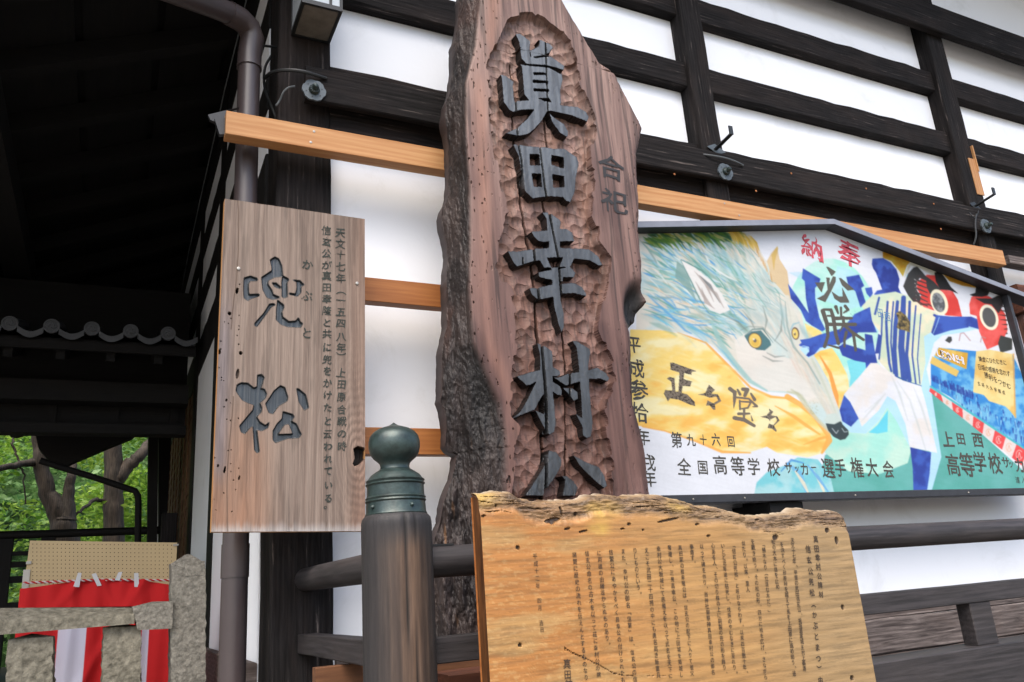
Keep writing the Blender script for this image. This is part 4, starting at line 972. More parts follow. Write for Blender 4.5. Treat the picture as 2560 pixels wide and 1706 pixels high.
strk = fbm(X*75+3*fbm(X*5, ZZ*1.5, 3, 15), ZZ*2.2, 4, 66); face = face*(1-.30*sst(.56, .74, strk))[..., None]; face = mix(face, face*np.array([.62, .55, .56]), .75*sst(.52, .70, fbm(X*7, ZZ*2.2, 4, 67))*(.25+.75*vt))
face = mix(face, np.array([.72, .52, .43]), .55*np.exp(-((X-bx[:, None]-.06)/.035)**2)*fbm(X*9, ZZ*3, 3, 12)*1.6*(1-.5*vt))
recc = mix(np.array([.62, .50, .455]), np.array([.55, .42, .36]), sst(.35, .7, fbm(X*12, ZZ*8, 4, 10)))
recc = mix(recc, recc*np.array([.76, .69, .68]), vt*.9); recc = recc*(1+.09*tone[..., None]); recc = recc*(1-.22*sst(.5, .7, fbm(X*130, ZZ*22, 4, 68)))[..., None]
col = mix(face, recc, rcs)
barkc = mix(np.array([.30, .25, .235]), np.array([.165, .135, .13]), sst(.35, .65, fbm(X*20, ZZ*6, 5, 20)))
barkc = mix(barkc, np.array([.42, .29, .25]), .6*sst(.55, .75, fbm(X*10, ZZ*4, 4, 22))); barkc = mix(barkc, np.array([.44, .41, .41]), .45*sst(.6, .8, fbm(X*50, ZZ*12, 4, 23)))
barkc = mix(barkc, np.array([.70, .48, .28]), .55*sst(.68, .8, fbm(X*34, ZZ*6, 4, 27))*sst(2.35, 1.9, ZZ))
burn = np.exp(-(((px_-1205)/34.)**2+((py_-985)/120.)**2)); barkc = mix(barkc, np.array([.10, .09, .09]), np.clip(burn*1.3, 0, .92))
col = mix(col, barkc*.80, onb)
col = mix(col, np.array([.16, .13, .12]), np.clip(pit*.9+.0*edgep, 0, 1)); col = mix(col, np.array([.09, .075, .07]), np.clip(kn*1.25, 0, 1))
col = mix(col, np.array([.05, .035, .03]), np.clip(cr*1.1, 0, 1))
wallm = (np.abs(np.gradient(dep, axis=1))+np.abs(np.gradient(dep, axis=0)) > .010) & (rcs > .5) & (lt < .5)
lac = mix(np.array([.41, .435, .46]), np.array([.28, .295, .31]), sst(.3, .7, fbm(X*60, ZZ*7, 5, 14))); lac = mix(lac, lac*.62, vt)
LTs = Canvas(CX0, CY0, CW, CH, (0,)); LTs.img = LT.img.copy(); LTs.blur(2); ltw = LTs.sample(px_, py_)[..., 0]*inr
col = mix(col, np.array([.06, .045, .04]), np.clip(sst(.10, .35, ltw)*(rcs > .2), 0, 1)*.95)  # letter sides near-black: ink stain plus shade below strokes put into the colour
Lb = (lt > .5); Li = Lb.copy()
for ax_ in (0, 1):
    for sh_ in (-1, 1): Li &= np.roll(Lb, sh_, ax_)
lt3 = Li*1.0; col = mix(col, np.where(cr[..., None] > .3, np.array([.04, .03, .03]), lac), lt3)
CS = thing('carved_slab', 'tall live-edged pine slab with large raised black characters down its carved hollow', 'carved slab', (1.6, 2.8, .96))
lf = (lt[:-1, :-1]+lt[1:, 1:]+lt[:-1, 1:]+lt[1:, :-1])/4 > .5; pyc = py_[:-1, :-1]
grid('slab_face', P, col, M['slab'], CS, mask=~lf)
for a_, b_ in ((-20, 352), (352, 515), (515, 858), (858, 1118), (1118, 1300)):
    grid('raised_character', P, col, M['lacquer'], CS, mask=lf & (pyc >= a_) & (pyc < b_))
# closing back of the slab, same outline
nb = 14; ub = np.linspace(0, 1, nb); st = slice(None, None, 6); Pb = np.zeros((len(zz[st]), nb+2, 3)); Cb = np.zeros((len(zz[st]), nb+2, 3)); Cb[:] = (.30, .25, .24)
Pb[:, 0] = P[st, 0]; Pb[:, -1] = P[st, -1]
for i, t in enumerate(ub):
    Pb[:, i+1, 0] = P[st, 0, 0]*(1-t)+rx_[st]*t; Pb[:, i+1, 2] = zz[st]; Pb[:, i+1, 1] = SLY+.20+.03*sin(pi*t)
grid('slab_back', Pb, Cb, M['slab'], CS, smooth=True)
tx = Letters()
write(tx, '合', 1528, 418, 62, SLY-.003, rot=-5, bold=.017, brush=.06, sx=1.1); write(tx, '祀', 1537, 504, 62, SLY-.003, rot=-5, bold=.017, brush=.06, sx=1.15)
tx.build('brushed_character', M['ink_black'], CS)

# ================================================================== PAINTED VOTIVE PANEL
EY = 3.02
em = Canvas(1540, 520, 1120, 760, (.93, .95, .985))
A, Cz, Dz, Ez, Fz, Gz, Hz = Z(1560, 500, 1.96), Z(1940, 560, 5.348), Z(2180, 600, 6.192), Z(1580, 820, 5.348), Z(1960, 820, 5.348), Z(2230, 840, 3.921), Z(1600, 1060, 5.348)
def c8(*c): return np.array(c)/255.
teal, mint, sky_, navy, cream = c8(112, 190, 184), c8(176, 240, 226), c8(184, 230, 252), c8(58, 78, 168), c8(252, 240, 205)
def tmix(c1_, c2_, s=.03, seed=1, o=4): return lambda X_, Y_: mix(c1_, c2_, sst(.35, .65, fbm(X_*s, Y_*s, o, seed)))
em.poly(A([(940,1460),(985,1250),(1200,1180),(1480,1000),(1500,920),(1560,960),(1700,1100),(1960,1330),(2160,1460)]), teal, tex=tmix(teal, c8(96, 180, 170), .012, 2))
em.poly(A([(1090,820),(1000,1130),(985,1240),(1100,1330),(1250,1345),(1390,1290),(1415,1200),(1400,1100),(1300,900),(1240,780)]), mint, tex=tmix(mint, c8(205, 242, 226), .02, 3))
em.poly(A(ell(1025, 590, 222, 305, -8)), mint, tex=tmix(mint, c8(205, 245, 238), .02, 4))
em.poly(Cz([(165,650),(330,640),(560,900),(640,930),(760,900),(820,560),(1000,610),(1100,680),(1150,1100),(950,1150),(600,1000),(480,1300),(440,1200),(390,770),(180,660)]), sky_, .55)
em.poly(Fz([(840,440),(900,420),(1100,470),(1090,600),(960,700),(870,800),(890,650)]), c8(130, 225, 238))
em.poly(Fz([(1390,1100),(1385,1390),(1250,1415),(1130,1400),(1250,1300)]), c8(110, 218, 240))
# dragon-like yellow body
yel, ora, pale = c8(253, 222, 130), c8(252, 190, 90), c8(252, 242, 190)
def ytex(X_, Y_):
    t = fbm(X_*.016+Y_*.008, Y_*.035, 4, 6); c_ = mix(pale, yel, sst(.3, .55, t)); return mix(c_, ora*1.02, .8*sst(.55, .8, t+.0009*(Y_-980)))
em.poly(A([(30,635),(200,640),(330,670),(430,730),(520,820),(600,920),(700,960),(800,970),(900,1040),(980,1130),(1005,1170),(980,1240),(900,1262),(750,1240),(700,1210),(600,1242),(480,1235),(350,1180),(200,1130),(90,1110),(20,1100)]), yel, tex=ytex)
em.poly(A([(885,605),(960,640),(1050,770),(1095,860),(1105,930),(1085,990),(1050,1040),(1000,930),(930,780)]), yel, tex=ytex)
for q in ([(925,780),(960,860),(1000,960),(1040,1050)], [(960,765),(1010,850),(1040,960),(1048,1040)]): em.stroke(A(q), [3, 9, 12, 3], c8(246, 170, 84))
for q, wd in (([(250,645),(400,700),(520,820),(620,920),(720,965),(830,975)], [2, 5, 6, 5, 7, 4]), ([(800,965),(860,1000),(930,1060),(1000,1150),(1005,1180),(970,1240)], [14, 12, 9, 12, 16, 6]), ([(740,1010),(830,1060),(900,1110),(960,1150)], [2, 8, 8, 4]), ([(90,1112),(200,1132),(350,1182),(480,1235),(620,1240)], [3, 4, 5, 7, 3]), ([(880,1200),(960,1170),(1000,1160)], [2, 7, 7])): em.stroke(A(q), wd, c8(250, 182, 88), .9)
for _ in range(150):
    x_ = random.uniform(60, 900); y_ = random.uniform(700, 1200); 
    if y_ < 640+(max(0, x_-330))*.6: continue
    l_ = random.uniform(30, 110); em.stroke(A([(x_, y_), (x_+l_*.5, y_+l_*.12), (x_+l_, y_+l_*.35)]), [1, random.uniform(3, 8), 1], random.choice([pale, yel, c8(253, 206, 104)]), .28, 3) if y_ < 1120+(x_ > 250)*70 and x_+l_ < 900 else None
# wolf head
face_ = [(92,128),(500,128),(600,165),(640,200),(690,290),(740,340),(800,430),(870,560),(890,660),(930,760),(1000,880),(1055,1030),(1080,1110),(1050,1150),(1005,1140),(960,1090),(900,1000),(830,950),(700,940),(600,890),(520,800),(430,710),(330,660),(200,640),(60,635),(60,130)]
em.poly(A(face_), c8(214, 230, 228), tex=tmix(c8(205, 226, 226), c8(232, 228, 216), .02, 9))
em.poly(A([(700,300),(722,260),(750,228),(762,290),(800,350),(820,500),(760,430),(730,400)]), c8(228, 205, 165)); em.poly(A([(722,270),(752,226),(756,240),(740,300),(735,350)]), c8(214, 180, 90), .7)
pal = [c8(128, 186, 176), c8(150, 205, 230), c8(238, 222, 200), c8(240, 246, 246), c8(150, 178, 176), c8(96, 170, 225), c8(104, 168, 160), c8(222, 232, 222), c8(176, 214, 220)]
def flow(x_, y_):
    a_ = radians(28+22*min(1, max(0, (x_-90)/550))+8*math.sin(y_*.01)); 
    if y_ > 500: a_ -= radians(10)
    return a_
for k_ in range(330):
    x_, y_ = random.uniform(70, 860), random.uniform(130, 620)
    if y_ < (x_-590)*1.55+200 or y_ > 600+.15*(x_-80): continue
    a_ = flow(x_, y_)+random.uniform(-.12, .12); l_ = random.uniform(70, 190)
    em.stroke(A([(x_+l_*t*cos(a_+.25*t), y_+l_*t*sin(a_+.25*t)) for t in (0, .3, .65, 1)]), [2, random.uniform(8, 20), 1], random.choice(pal[:2]+[c8(226, 208, 182), c8(110, 160, 150), c8(164, 186, 180), c8(200, 214, 206)]) if x_ < 560 else random.choice([c8(196, 210, 206), c8(226, 222, 208), c8(176, 200, 200)]), .42, 5)
for k_ in range(900):
    x_, y_ = random.uniform(70, 880), random.uniform(128, 660)
    if y_ < (x_-590)*1.55+190 or (x_ > 560 and y_ > 520) or y_ > 560+.25*(x_-80): continue
    a_ = flow(x_, y_)+random.uniform(-.16, .16); l_ = random.uniform(30, 130)*(1.5 if x_ < 420 else .9); bnd = random.uniform(-.14, .14)
    pt = [(x_+l_*t*cos(a_+bnd*t*2), y_+l_*t*sin(a_+bnd*t*2)) for t in (0, .35, .7, 1)]
    c_ = random.choice(pal) if x_ < 560 else random.choice(pal[:1]+pal[2:5]+pal[7:]*2)
    if y_ > 350 and x_ < 330 and random.random() < .35: c_ = random.choice([c8(90, 165, 226), c8(130, 205, 228), c8(236, 214, 188)])
    em.stroke(A(pt), [.6, random.uniform(2, 9.5 if x_ < 430 else 3.8), .5], c_, random.uniform(.5, .9))
# greenery and yellow mane tips along the top
for k_ in range(130):
    x_ = random.uniform(90, 560); y_ = random.uniform(125, 190)+max(0, 200-x_)*.15; l_ = random.uniform(40, 110); a_ = radians(random.uniform(12, 50))
    em.stroke(A([(x_, y_), (x_+l_*.5*cos(a_), y_+l_*.4*sin(a_)), (x_+l_*cos(a_), y_+l_*sin(a_))]), [1, random.uniform(4, 9), 1], random.choice([c8(90, 138, 40), c8(60, 112, 60), c8(150, 165, 50), c8(44, 96, 66), c8(190, 190, 110)]), .75)
for k_ in range(40):
    x_ = random.uniform(500, 640); y_ = 135+(x_-500)*.42+random.uniform(-4, 16)
    em.stroke(A([(x_-12, y_-12), (x_+15, y_+20), (x_+30, y_+60)]), [1, 4, .5], random.choice([c8(236, 190, 60), c8(220, 180, 70), c8(250, 214, 110)]), .8)
for k_ in range(26):
    x_ = random.uniform(640, 720); y_ = 235+(x_-640)*1.9; em.stroke(A([(x_, y_-26), (x_+8, y_+16)]), [.5, 2], c8(214, 170, 110), .6)
# ear
em.poly(A([(260,300),(300,330),(350,480),(372,520),(300,430),(250,380)]), c8(128, 166, 162), .8)
em.poly(A([(278,293),(345,330),(430,400),(480,460),(520,540),(470,560),(420,540),(375,480),(330,400)]), c8(240, 240, 238))
for q in ([(345,350),(400,410),(440,500)], [(370,370),(420,420),(470,505)], [(350,400),(390,470),(430,520)], [(400,420),(450,460),(490,530)], [(380,430),(400,500),(445,535)]): em.stroke(A(q), [1, 8, 1], random.choice([c8(140, 146, 146), c8(110, 118, 120), c8(176, 166, 160)]), .75)
em.stroke(A([(278,295),(330,400),(370,485),(420,560)]), [1, 3, 3, 1], c8(110, 150, 146), .9); em.stroke(A([(280,294),(380,345),(470,430)]), [2, 3, 1], c8(96, 140, 130), .8)
# cheek and muzzle shading paint
em.poly(A([(540,690),(620,640),(700,750),(820,780),(900,830),(960,960),(900,985),(830,940),(700,935),(610,880),(560,800)]), c8(238, 234, 226), .85)
for k_ in range(150):
    t_ = random.random(); x_ = 740+t_*270+random.uniform(-40, 40)*(1-t_*.6); y_ = 560+t_*480+random.uniform(-60, 60)*(1-t_*.7)
    em.stroke(A([(x_, y_), (x_+28, y_+48), (x_+52, y_+100)]), [1, random.uniform(3, 9), 1], random.choice([c8(236, 226, 206), c8(214, 212, 196), c8(222, 224, 218), c8(196, 204, 196), c8(240, 236, 226), c8(232, 208, 190)]), .38, 4)
for q_ in ([(600,640),(560,600),(500,570)], [(640,630),(620,590),(580,540)], [(690,640),(700,590),(680,520)], [(740,690),(770,640),(775,560)], [(820,630),(815,570),(800,500)], [(700,750),(740,770),(790,765)], [(680,765),(730,790),(780,790)]): em.stroke(A(q_), [2, 5, 1], c8(120, 134, 130), .55, 2)
for q, wd, c_, al in (([(430,600),(470,700),(540,800),(620,890),(700,935)], [6, 16, 12, 4], c8(160, 204, 202), .8), ([(800,480),(830,600),(870,720),(940,830),(1010,950),(1040,1050)], [14, 22, 22, 20, 14, 8], c8(226, 226, 214), .8),
                      ([(790,500),(800,620),(830,720),(900,800),(960,900)], [2, 4, 4, 3], c8(120, 150, 150), .6), ([(760,460),(775,560),(790,650),(850,740)], [2, 5, 4, 2], c8(140, 176, 176), .6), ([(570,640),(610,620),(680,625),(740,690),(800,740)], [2, 3, 3, 2], c8(130, 146, 140), .6),
                      ([(800,940),(850,950),(890,1010),(960,1090),(1010,1140)], [4, 10, 10, 6], c8(206, 206, 176), .8), ([(820,930),(870,960),(930,1050)], [4, 6, 3], c8(180, 186, 150), .5), ([(430,690),(500,760),(560,830)], [2, 6, 2], c8(120, 190, 220), .6), ([(920,780),(960,860),(1000,950),(1040,1050)], [6, 7, 6, 3], c8(205, 214, 196), .8), ([(200,560),(330,620),(450,690)], [3, 7, 2], c8(110, 186, 226), .8), ([(120,470),(220,560),(300,640),(330,655)], [3, 6, 3], c8(96, 170, 226), .8)):
    em.stroke(A(q), wd, c_, al, 3)
for _ in range(26): em.poly(A(ell(random.uniform(905, 950), random.uniform(985, 1050), 1.8, 1.8, 0, 6)), c8(170, 160, 110), .8)
em.poly(A([(590,668),(625,645),(670,640),(715,690),(722,712),(690,738),(650,735),(612,705)]), c8(84, 124, 130))
em.poly(A(ell(642, 690, 33, 39, -20)), c8(120, 100, 70)); em.poly(A(ell(642, 690, 29, 35, -20)), c8(236, 206, 112)); em.poly(A(ell(644, 700, 20, 18)), c8(222, 178, 72), .6); em.poly(A(ell(642, 690, 8, 9)), c8(120, 110, 96)); em.poly(A(ell(636, 683, 5, 5)), c8(245, 240, 220))
em.stroke(A([(592,665),(630,635),(680,632),(730,700)]), [2, 3, 4, 1], c8(110, 140, 140), .9)
em.poly(A(ell(840, 655, 19, 31, -8)), c8(112, 92, 78)); em.poly(A(ell(839, 656, 14, 25, -8)), c8(240, 214, 120)); em.poly(A(ell(837, 658, 5, 7)), c8(120, 105, 80)); em.poly(A(ell(834, 652, 3, 3)), c8(250, 245, 230))
em.stroke(A([(815,640),(830,610),(860,600)]), [2, 5, 2], c8(140, 190, 206), .7, 2)
em.poly(A([(980,1080),(1000,1050),(1040,1045),(1070,1090),(1010,1110)]), c8(206, 222, 216))
em.poly(A([(988,1095),(1030,1100),(1060,1085),(1098,1122),(1102,1150),(1085,1172),(1060,1178),(1025,1160),(1000,1130)]), c8(62, 76, 80))
em.stroke(A([(1020,1120),(1040,1145),(1050,1130)]), 2, c8(190, 200, 205)); em.stroke(A([(1068,1120),(1080,1138),(1095,1135)]), 2, c8(180, 195, 200))
# paws
em.poly(A([(635,1460),(650,1385),(700,1335),(790,1300),(850,1262),(950,1272),(1010,1350),(1035,1460)]), c8(142, 216, 226), tex=tmix(c8(130, 214, 226), c8(176, 226, 232), .03, 12))
for q, wd, c_ in (([(800,1290),(860,1340),(900,1440)], [4, 14, 8], c8(120, 190, 236)), ([(840,1330),(880,1390),(905,1440)], [4, 9, 4], c8(250, 236, 206)), ([(930,1330),(965,1390),(985,1445)], [4, 9, 4], c8(250, 236, 206)), ([(900,1300),(950,1360),(1000,1430)], [3, 8, 3], c8(110, 180, 236)), ([(770,1330),(820,1275),(880,1290)], [3, 6, 3], c8(84, 156, 222))): em.stroke(A(q), wd, c_, .85)
# pitcher behind
nt_ = tmix(c8(52, 74, 166), c8(66, 100, 196), .04, 15)
for q in ([(360,595),(595,735),(580,800),(520,860),(525,1000),(580,1250),(660,1410),(620,1440),(480,1360),(400,1300),(330,1150),(200,1000),(160,800),(290,980),(440,1200),(400,1000),(385,770),(345,730)],
          [(940,710),(1110,680),(1180,830),(1140,860),(1200,1050),(1130,1120),(1060,900),(970,840)], [(1190,860),(1280,845),(1295,930),(1260,990),(1210,930)]): em.poly(Cz(q), navy, tex=nt_)
em.poly(Fz([(700,180),(1090,300),(1080,80),(1180,100),(1220,340),(1250,480),(1100,600),(1090,465),(950,440),(780,370)]), navy, tex=nt_)
em.poly(Fz([(1260,80),(1310,110),(1320,200),(1270,340),(1215,350)]), navy)
# player
halo = c8(190, 234, 255)
em.poly(A([(1370,300),(1400,480),(1480,560),(1450,900),(1500,1240),(1470,1425),(1508,1425),(1555,1260),(1505,930),(1482,830),(1520,700),(1560,665),(1660,650),(1745,630),(1560,600),(1440,520)]), halo)
em.poly(A([(1055,1030),(1070,1100),(1110,1140),(1185,1145),(1250,1080),(1290,1015),(1340,1090),(1400,1210),(1420,1200),(1340,960),(1200,940),(1080,950)]), halo)
em.poly(A([(860,730),(905,778),(960,740),(1060,715),(1150,640),(1250,640),(1240,600),(1180,600)]), halo)
em.poly(Cz([(1290,465),(1430,458),(1530,515),(1610,610),(1652,740),(1635,850),(1670,925),(1730,970),(1800,1010),(1840,1045),(1700,1070),(1600,1100),(1500,1070),(1420,970),(1310,945),(1350,893),(1420,880),(1380,770),(1335,650),(1300,600),(1280,540)]), navy, tex=tmix(c8(44, 62, 150), c8(66, 98, 196), .05, 16))
jer = [(1215,468),(1330,450),(1420,480),(1540,560),(1520,640),(1470,670),(1478,800),(1455,912),(1350,880),(1290,835),(1245,785),(1262,660),(1200,575),(1165,522)]
em.poly(A(jer), cream, tex=tmix(c8(252, 238, 206), c8(214, 232, 206), .022, 18))
for q, wd in (([(1250,480),(1230,560)], 4), ([(1292,500),(1285,600),(1290,700),(1300,800),(1310,840)], [4, 5, 5, 4]), ([(1340,500),(1330,620),(1325,740),(1335,860)], [6, 8, 8, 7]), ([(1370,480),(1365,600),(1358,720),(1375,870)], [9, 12, 12, 14]), ([(1400,500),(1395,640),(1385,760),(1400,885)], [5, 6, 6, 8]), ([(1430,520),(1418,660),(1412,760),(1430,900)], 3), ([(1455,560),(1445,680),(1438,780),(1450,900)], 2), ([(1265,560),(1262,660),(1250,780)], 3), ([(1320,500),(1312,600),(1308,700),(1322,850)], 3)):
    em.stroke(A(q), [x_*1.3 for x_ in wd] if hasattr(wd, '__len__') else wd*1.3, c8(56, 84, 170), .95)
em.stroke(A([(1340,868),(1400,895),(1455,912)]), 3, c8(40, 90, 160)); em.stroke(A([(1520,565),(1540,575),(1530,640)]), 6, navy)
em.poly(A([(1530,565),(1600,572),(1700,572),(1745,590),(1785,638),(1755,640),(1690,625),(1600,640),(1520,665),(1505,650)]), navy, tex=nt_)
em.stroke(A([(1545,575),(1530,620),(1515,655)]), 1.5, halo); em.stroke(A([(1690,622),(1740,636)]), 2, halo)
em.poly(A([(1205,525),(1130,560),(1070,630),(960,660),(905,680),(862,686),(870,700),(856,712),(872,722),(900,722),(905,745),(892,762),(905,770),(935,755),(960,725),(1060,705),(1150,650),(1240,650),(1215,590)]), navy, tex=nt_)
em.stroke(A([(862,722),(880,716),(905,722),(905,745)]), 2, halo)
em.poly(A([(1208,800),(1240,800),(1290,838),(1350,880),(1455,912),(1480,1000),(1535,1240),(1400,1212),(1380,1100),(1330,985),(1290,962),(1250,1030),(1165,1112),(1150,1070),(1080,950),(1150,870)]), c8(238, 241, 250), tex=tmix(c8(238, 242, 250), c8(240, 236, 232), .03, 20))
for q in ([(1310,860),(1350,950),(1390,1080)], [(1340,890),(1400,980),(1440,1100),(1480,1230)], [(1420,920),(1460,1020),(1500,1150)], [(1160,1090),(1230,1010),(1280,950)], [(1180,1040),(1250,980)]): em.stroke(A(q), [1, 6, 2], c8(206, 216, 216), .7, 3)
em.poly(A([(1078,958),(1108,990),(1150,1072),(1112,1112),(1070,1085),(1056,1030)]), navy, tex=nt_)
em.poly(A([(1402,1212),(1505,1238),(1498,1340),(1485,1425),(1418,1425),(1415,1320)]), c8(60, 70, 160), tex=nt_)
em.poly(A([(1333,555),(1352,545),(1380,565),(1402,600),(1400,650),(1375,640),(1350,635),(1335,625),(1345,590)]), c8(96, 90, 70), tex=tmix(c8(60, 56, 46), c8(150, 130, 80), .2, 21))
# yellow clouds, festive dolls' faces and crowd at right
em.poly(Dz([(165,190),(190,180),(560,160),(830,275),(600,330),(540,400),(480,570),(420,480),(300,330),(170,280)]), c8(206, 158, 46), tex=tmix(c8(208, 180, 70), c8(196, 138, 22), .03, 22))
em.poly(Dz([(830,290),(1065,370),(1040,470),(960,560),(700,420),(600,400),(560,500),(500,600),(520,480),(600,340)]), c8(214, 214, 200))
em.poly(Dz([(1060,375),(1250,440),(1900,670),(1780,700),(1590,740),(1400,710),(1200,640),(1090,520),(1040,460)]), c8(196, 144, 32), tex=tmix(c8(200, 150, 36), c8(184, 130, 24), .03, 23))
em.poly(Dz([(2060,740),(2350,850),(2350,900),(2150,860),(2000,850)]), c8(190, 146, 34))
em.poly(Dz([(700,650),(850,540),(980,550),(1040,740),(1250,800),(1330,930),(1395,1190),(1150,1170),(960,1095),(800,1040),(720,950),(760,860),(690,750)]), c8(236, 84, 76), tex=tmix(c8(222, 66, 58), c8(246, 100, 96), .03, 24))
em.poly(Dz([(482,720),(560,520),(640,430),(700,412),(780,500),(870,610),(890,660),(740,590),(700,650),(680,750),(760,900),(740,960),(640,960),(560,860)]), c8(64, 64, 64))
em.poly(Dz([(830,560),(960,650),(1070,770),(940,800),(905,850),(850,740)]), c8(60, 60, 60)); em.poly(Dz([(968,510),(1010,490),(1060,492),(1140,600),(1220,730),(1335,835),(1200,780),(1060,770),(990,650)]), c8(34, 32, 32))
for i_ in range(7):
    y_ = 560+i_*62; em.stroke(Dz([(700-i_*6, y_), (860, y_+50+i_*8)]), [4, 2], c8(70, 60, 60)); em.stroke(Dz([(655+i_*6, y_+50), (705, y_+80)]), [1.5, 2.5, 1], c8(238, 238, 240))
em.stroke(Dz([(640,900),(760,1000),(880,1000),(940,1040)]), [3, 6, 2], c8(90, 56, 56), .8)
em.poly(Dz(ell(1040, 965, 128, 208, -20)), c8(250, 244, 214)); em.poly(Dz(ell(1030, 970, 92, 158, -18)), c8(96, 100, 102), tex=tmix(c8(90, 94, 98), c8(150, 155, 158), .15, 25))
em.poly(Dz([(1505,1000),(1540,880),(1660,860),(1800,870),(1900,930),(2060,1150),(2100,1400),(2010,1600),(1780,1700),(1660,1420),(1620,1180),(1520,1150)]), c8(240, 92, 84), tex=tmix(c8(226, 70, 62), c8(246, 104, 98), .03, 26))
em.poly(Dz([(1510,850),(1600,820),(1610,720),(1720,700),(1820,730),(1830,780),(1790,860),(1700,882),(1560,872)]), c8(32, 30, 30))
em.poly(Dz([(1600,905),(1850,910),(1950,860),(2240,860),(2360,990),(2240,1000),(2060,950),(1960,1140),(1850,1000),(1740,985)]), c8(50, 46, 46))
for i_ in range(7): em.stroke(Dz([(1900+i_*28, 1010+i_*75), (2090, 1040+i_*68)]), [1, 3.5], c8(60, 44, 44), .9)
em.poly(Dz(ell(1812, 1200, 138, 205, -20)), c8(250, 246, 220)); em.poly(Dz(ell(1812, 1200, 98, 156, -18)), c8(92, 92, 92))
em.poly(Dz([(1990,1480),(2170,1530),(2170,1700),(1990,1750),(1950,1600)]), c8(62, 66, 64)); em.poly(Dz([(1180,1500),(1230,1500),(1240,1560),(1200,1600),(1130,1560)]), c8(70, 72, 72))
for q in ([(1350,1560),(1370,1450),(1420,1440),(1520,1560)], [(1680,1580),(1700,1500),(1760,1520)]): em.stroke(Dz(q), 3, c8(190, 150, 150), .7)
em.poly(Gz([(380,270),(455,115),(820,150),(1180,180),(1294,420),(1500,700),(1500,1240),(1294,1100),(1000,905),(800,772),(560,592),(382,497)]), c8(76, 160, 226), tex=tmix(c8(60, 146, 222), c8(120, 196, 240), .05, 28))
for _ in range(420):
    x_ = random.uniform(385, 1380); y_ = random.uniform(300, 1050)
    if y_ > 470+(x_-380)*.69 or y_ < 330+(x_-380)*.55: continue
    em.stroke(Gz([(x_, y_), (x_+random.uniform(-6, 10), y_+random.uniform(24, 60))]), [random.uniform(1.5, 4), 1], random.choice([c8(40, 84, 176), c8(50, 96, 190), c8(170, 220, 245), c8(34, 60, 150)]), .8)
for _ in range(90):
    x_ = random.uniform(385, 790); em.stroke(Gz([(x_, 380+(x_-385)*.42+random.uniform(-10, 50)), (x_+5, 440+(x_-385)*.45)]), [2.5, 1.5], c8(44, 70, 160), .7)
em.poly(Gz([(460,115),(745,168),(730,328),(418,192)]), c8(232, 190, 90), tex=tmix(c8(236, 200, 106), c8(220, 170, 60), .06, 30)); em.poly(Gz([(395,200),(660,345),(632,402),(372,268)]), c8(232, 200, 110))
em.poly(Gz([(825,152),(960,136),(1180,178),(1208,800),(1160,740),(1110,690),(950,640),(900,580),(795,552)]), c8(244, 218, 140), tex=tmix(c8(248, 226, 156), c8(236, 196, 112), .025, 31))
em.stroke(Gz([(1190,180),(1200,500),(1210,800)]), 4, c8(240, 176, 90), .8)
em.stroke(Gz([(380,498),(800,775),(1294,1105),(1500,1240)]), 5, c8(80, 196, 206))
tp_ = lambda t: np.array([375+t*(1294-375), 502+t*(1105-502)+8]); bt_ = lambda t: np.array([365+t*(1200-365), 545+t*(1215-545)])
for i_ in range(13):
    t0, t1 = i_*.115, (i_+1)*.115
    a_, b_, c_, d_ = tp_(t0), tp_(t1), bt_(t1+.05), bt_(t0+.05*(t0 > 0))
    em.poly(Gz([tuple(a_), tuple(b_), tuple(c_), tuple(d_)]), c8(240, 84, 84) if i_ % 2 == 0 else c8(240, 226, 222))
    m0 = (a_+b_+c_+d_)/4; r_ = 14+t0*34
    em.stroke(Gz([(m0[0]+r_*.7*cos(q), m0[1]+r_*sin(q)) for q in np.linspace(.5, 5.6, 14)]), 1.6, c8(250, 226, 220) if i_ % 2 == 0 else c8(240, 180, 150), .9)
    em.stroke(Gz([(m0[0]-r_*.3, m0[1]+r_*.6), (m0[0], m0[1]-r_*.6), (m0[0]+r_*.3, m0[1]+r_*.6)]), 1.6, c8(250, 226, 220) if i_ % 2 == 0 else c8(240, 180, 150), .9)
# soften the paint edges and drag a dry brush through the colours
em.blur(1)
XX_, YY_ = np.meshgrid(np.arange(em.w), np.arange(em.h))
dry = fbm(XX_*.018+YY_*.012, YY_*.20-XX_*.05, 4, 61)-.5; wash = fbm(XX_*.012, YY_*.015, 4, 63)-.5
em.img = np.clip(em.img*(1+.035*dry+.08*wash)[..., None], 0, 1)
# brush lettering in grey
def gtex(X_, Y_):
    sp = sst(.60, .68, vnoise(X_*.42, Y_*.42, 44)); return mix(c8(128, 118, 106), c8(64, 58, 54), sp)
IK = dict(tex=gtex, alpha=.97)
em.poly(Ez([(510,465),(550,465),(700,520),(855,575),(850,585),(800,590),(795,630),(700,605),(690,685),(810,720),(790,735),(780,785),(680,775),(665,870),(740,890),(840,990),(845,1045),(780,1030),(620,960),(510,945),(480,985),(425,880),(445,830),(520,840),(540,835),(525,720),(465,680),(500,655),(570,670),(580,850),(620,855),(635,600),(515,560)]), (0, 0, 0), **IK)
em.poly(Ez([(1030,760),(1110,830),(1060,880),(1150,890),(1195,980),(1110,1030),(1115,1090),(1090,1100),(1040,1040),(990,1040),(1010,970),(1090,1010),(1150,970),(1130,920),(1040,935),(960,905),(880,895),(980,870),(1010,800)]), (0, 0, 0), **IK)
em.poly(Ez([(1830,1080),(1890,1120),(1860,1170),(1940,1180),(1975,1240),(1900,1310),(1935,1370),(1925,1390),(1870,1350),(1815,1340),(1830,1280),(1890,1300),(1940,1240),(1920,1195),(1850,1225),(1845,1250),(1820,1215),(1715,1190),(1800,1170),(1840,1120)]), (0, 0, 0), **IK)
g1, g2 = c8(122, 112, 100), c8(96, 92, 84)
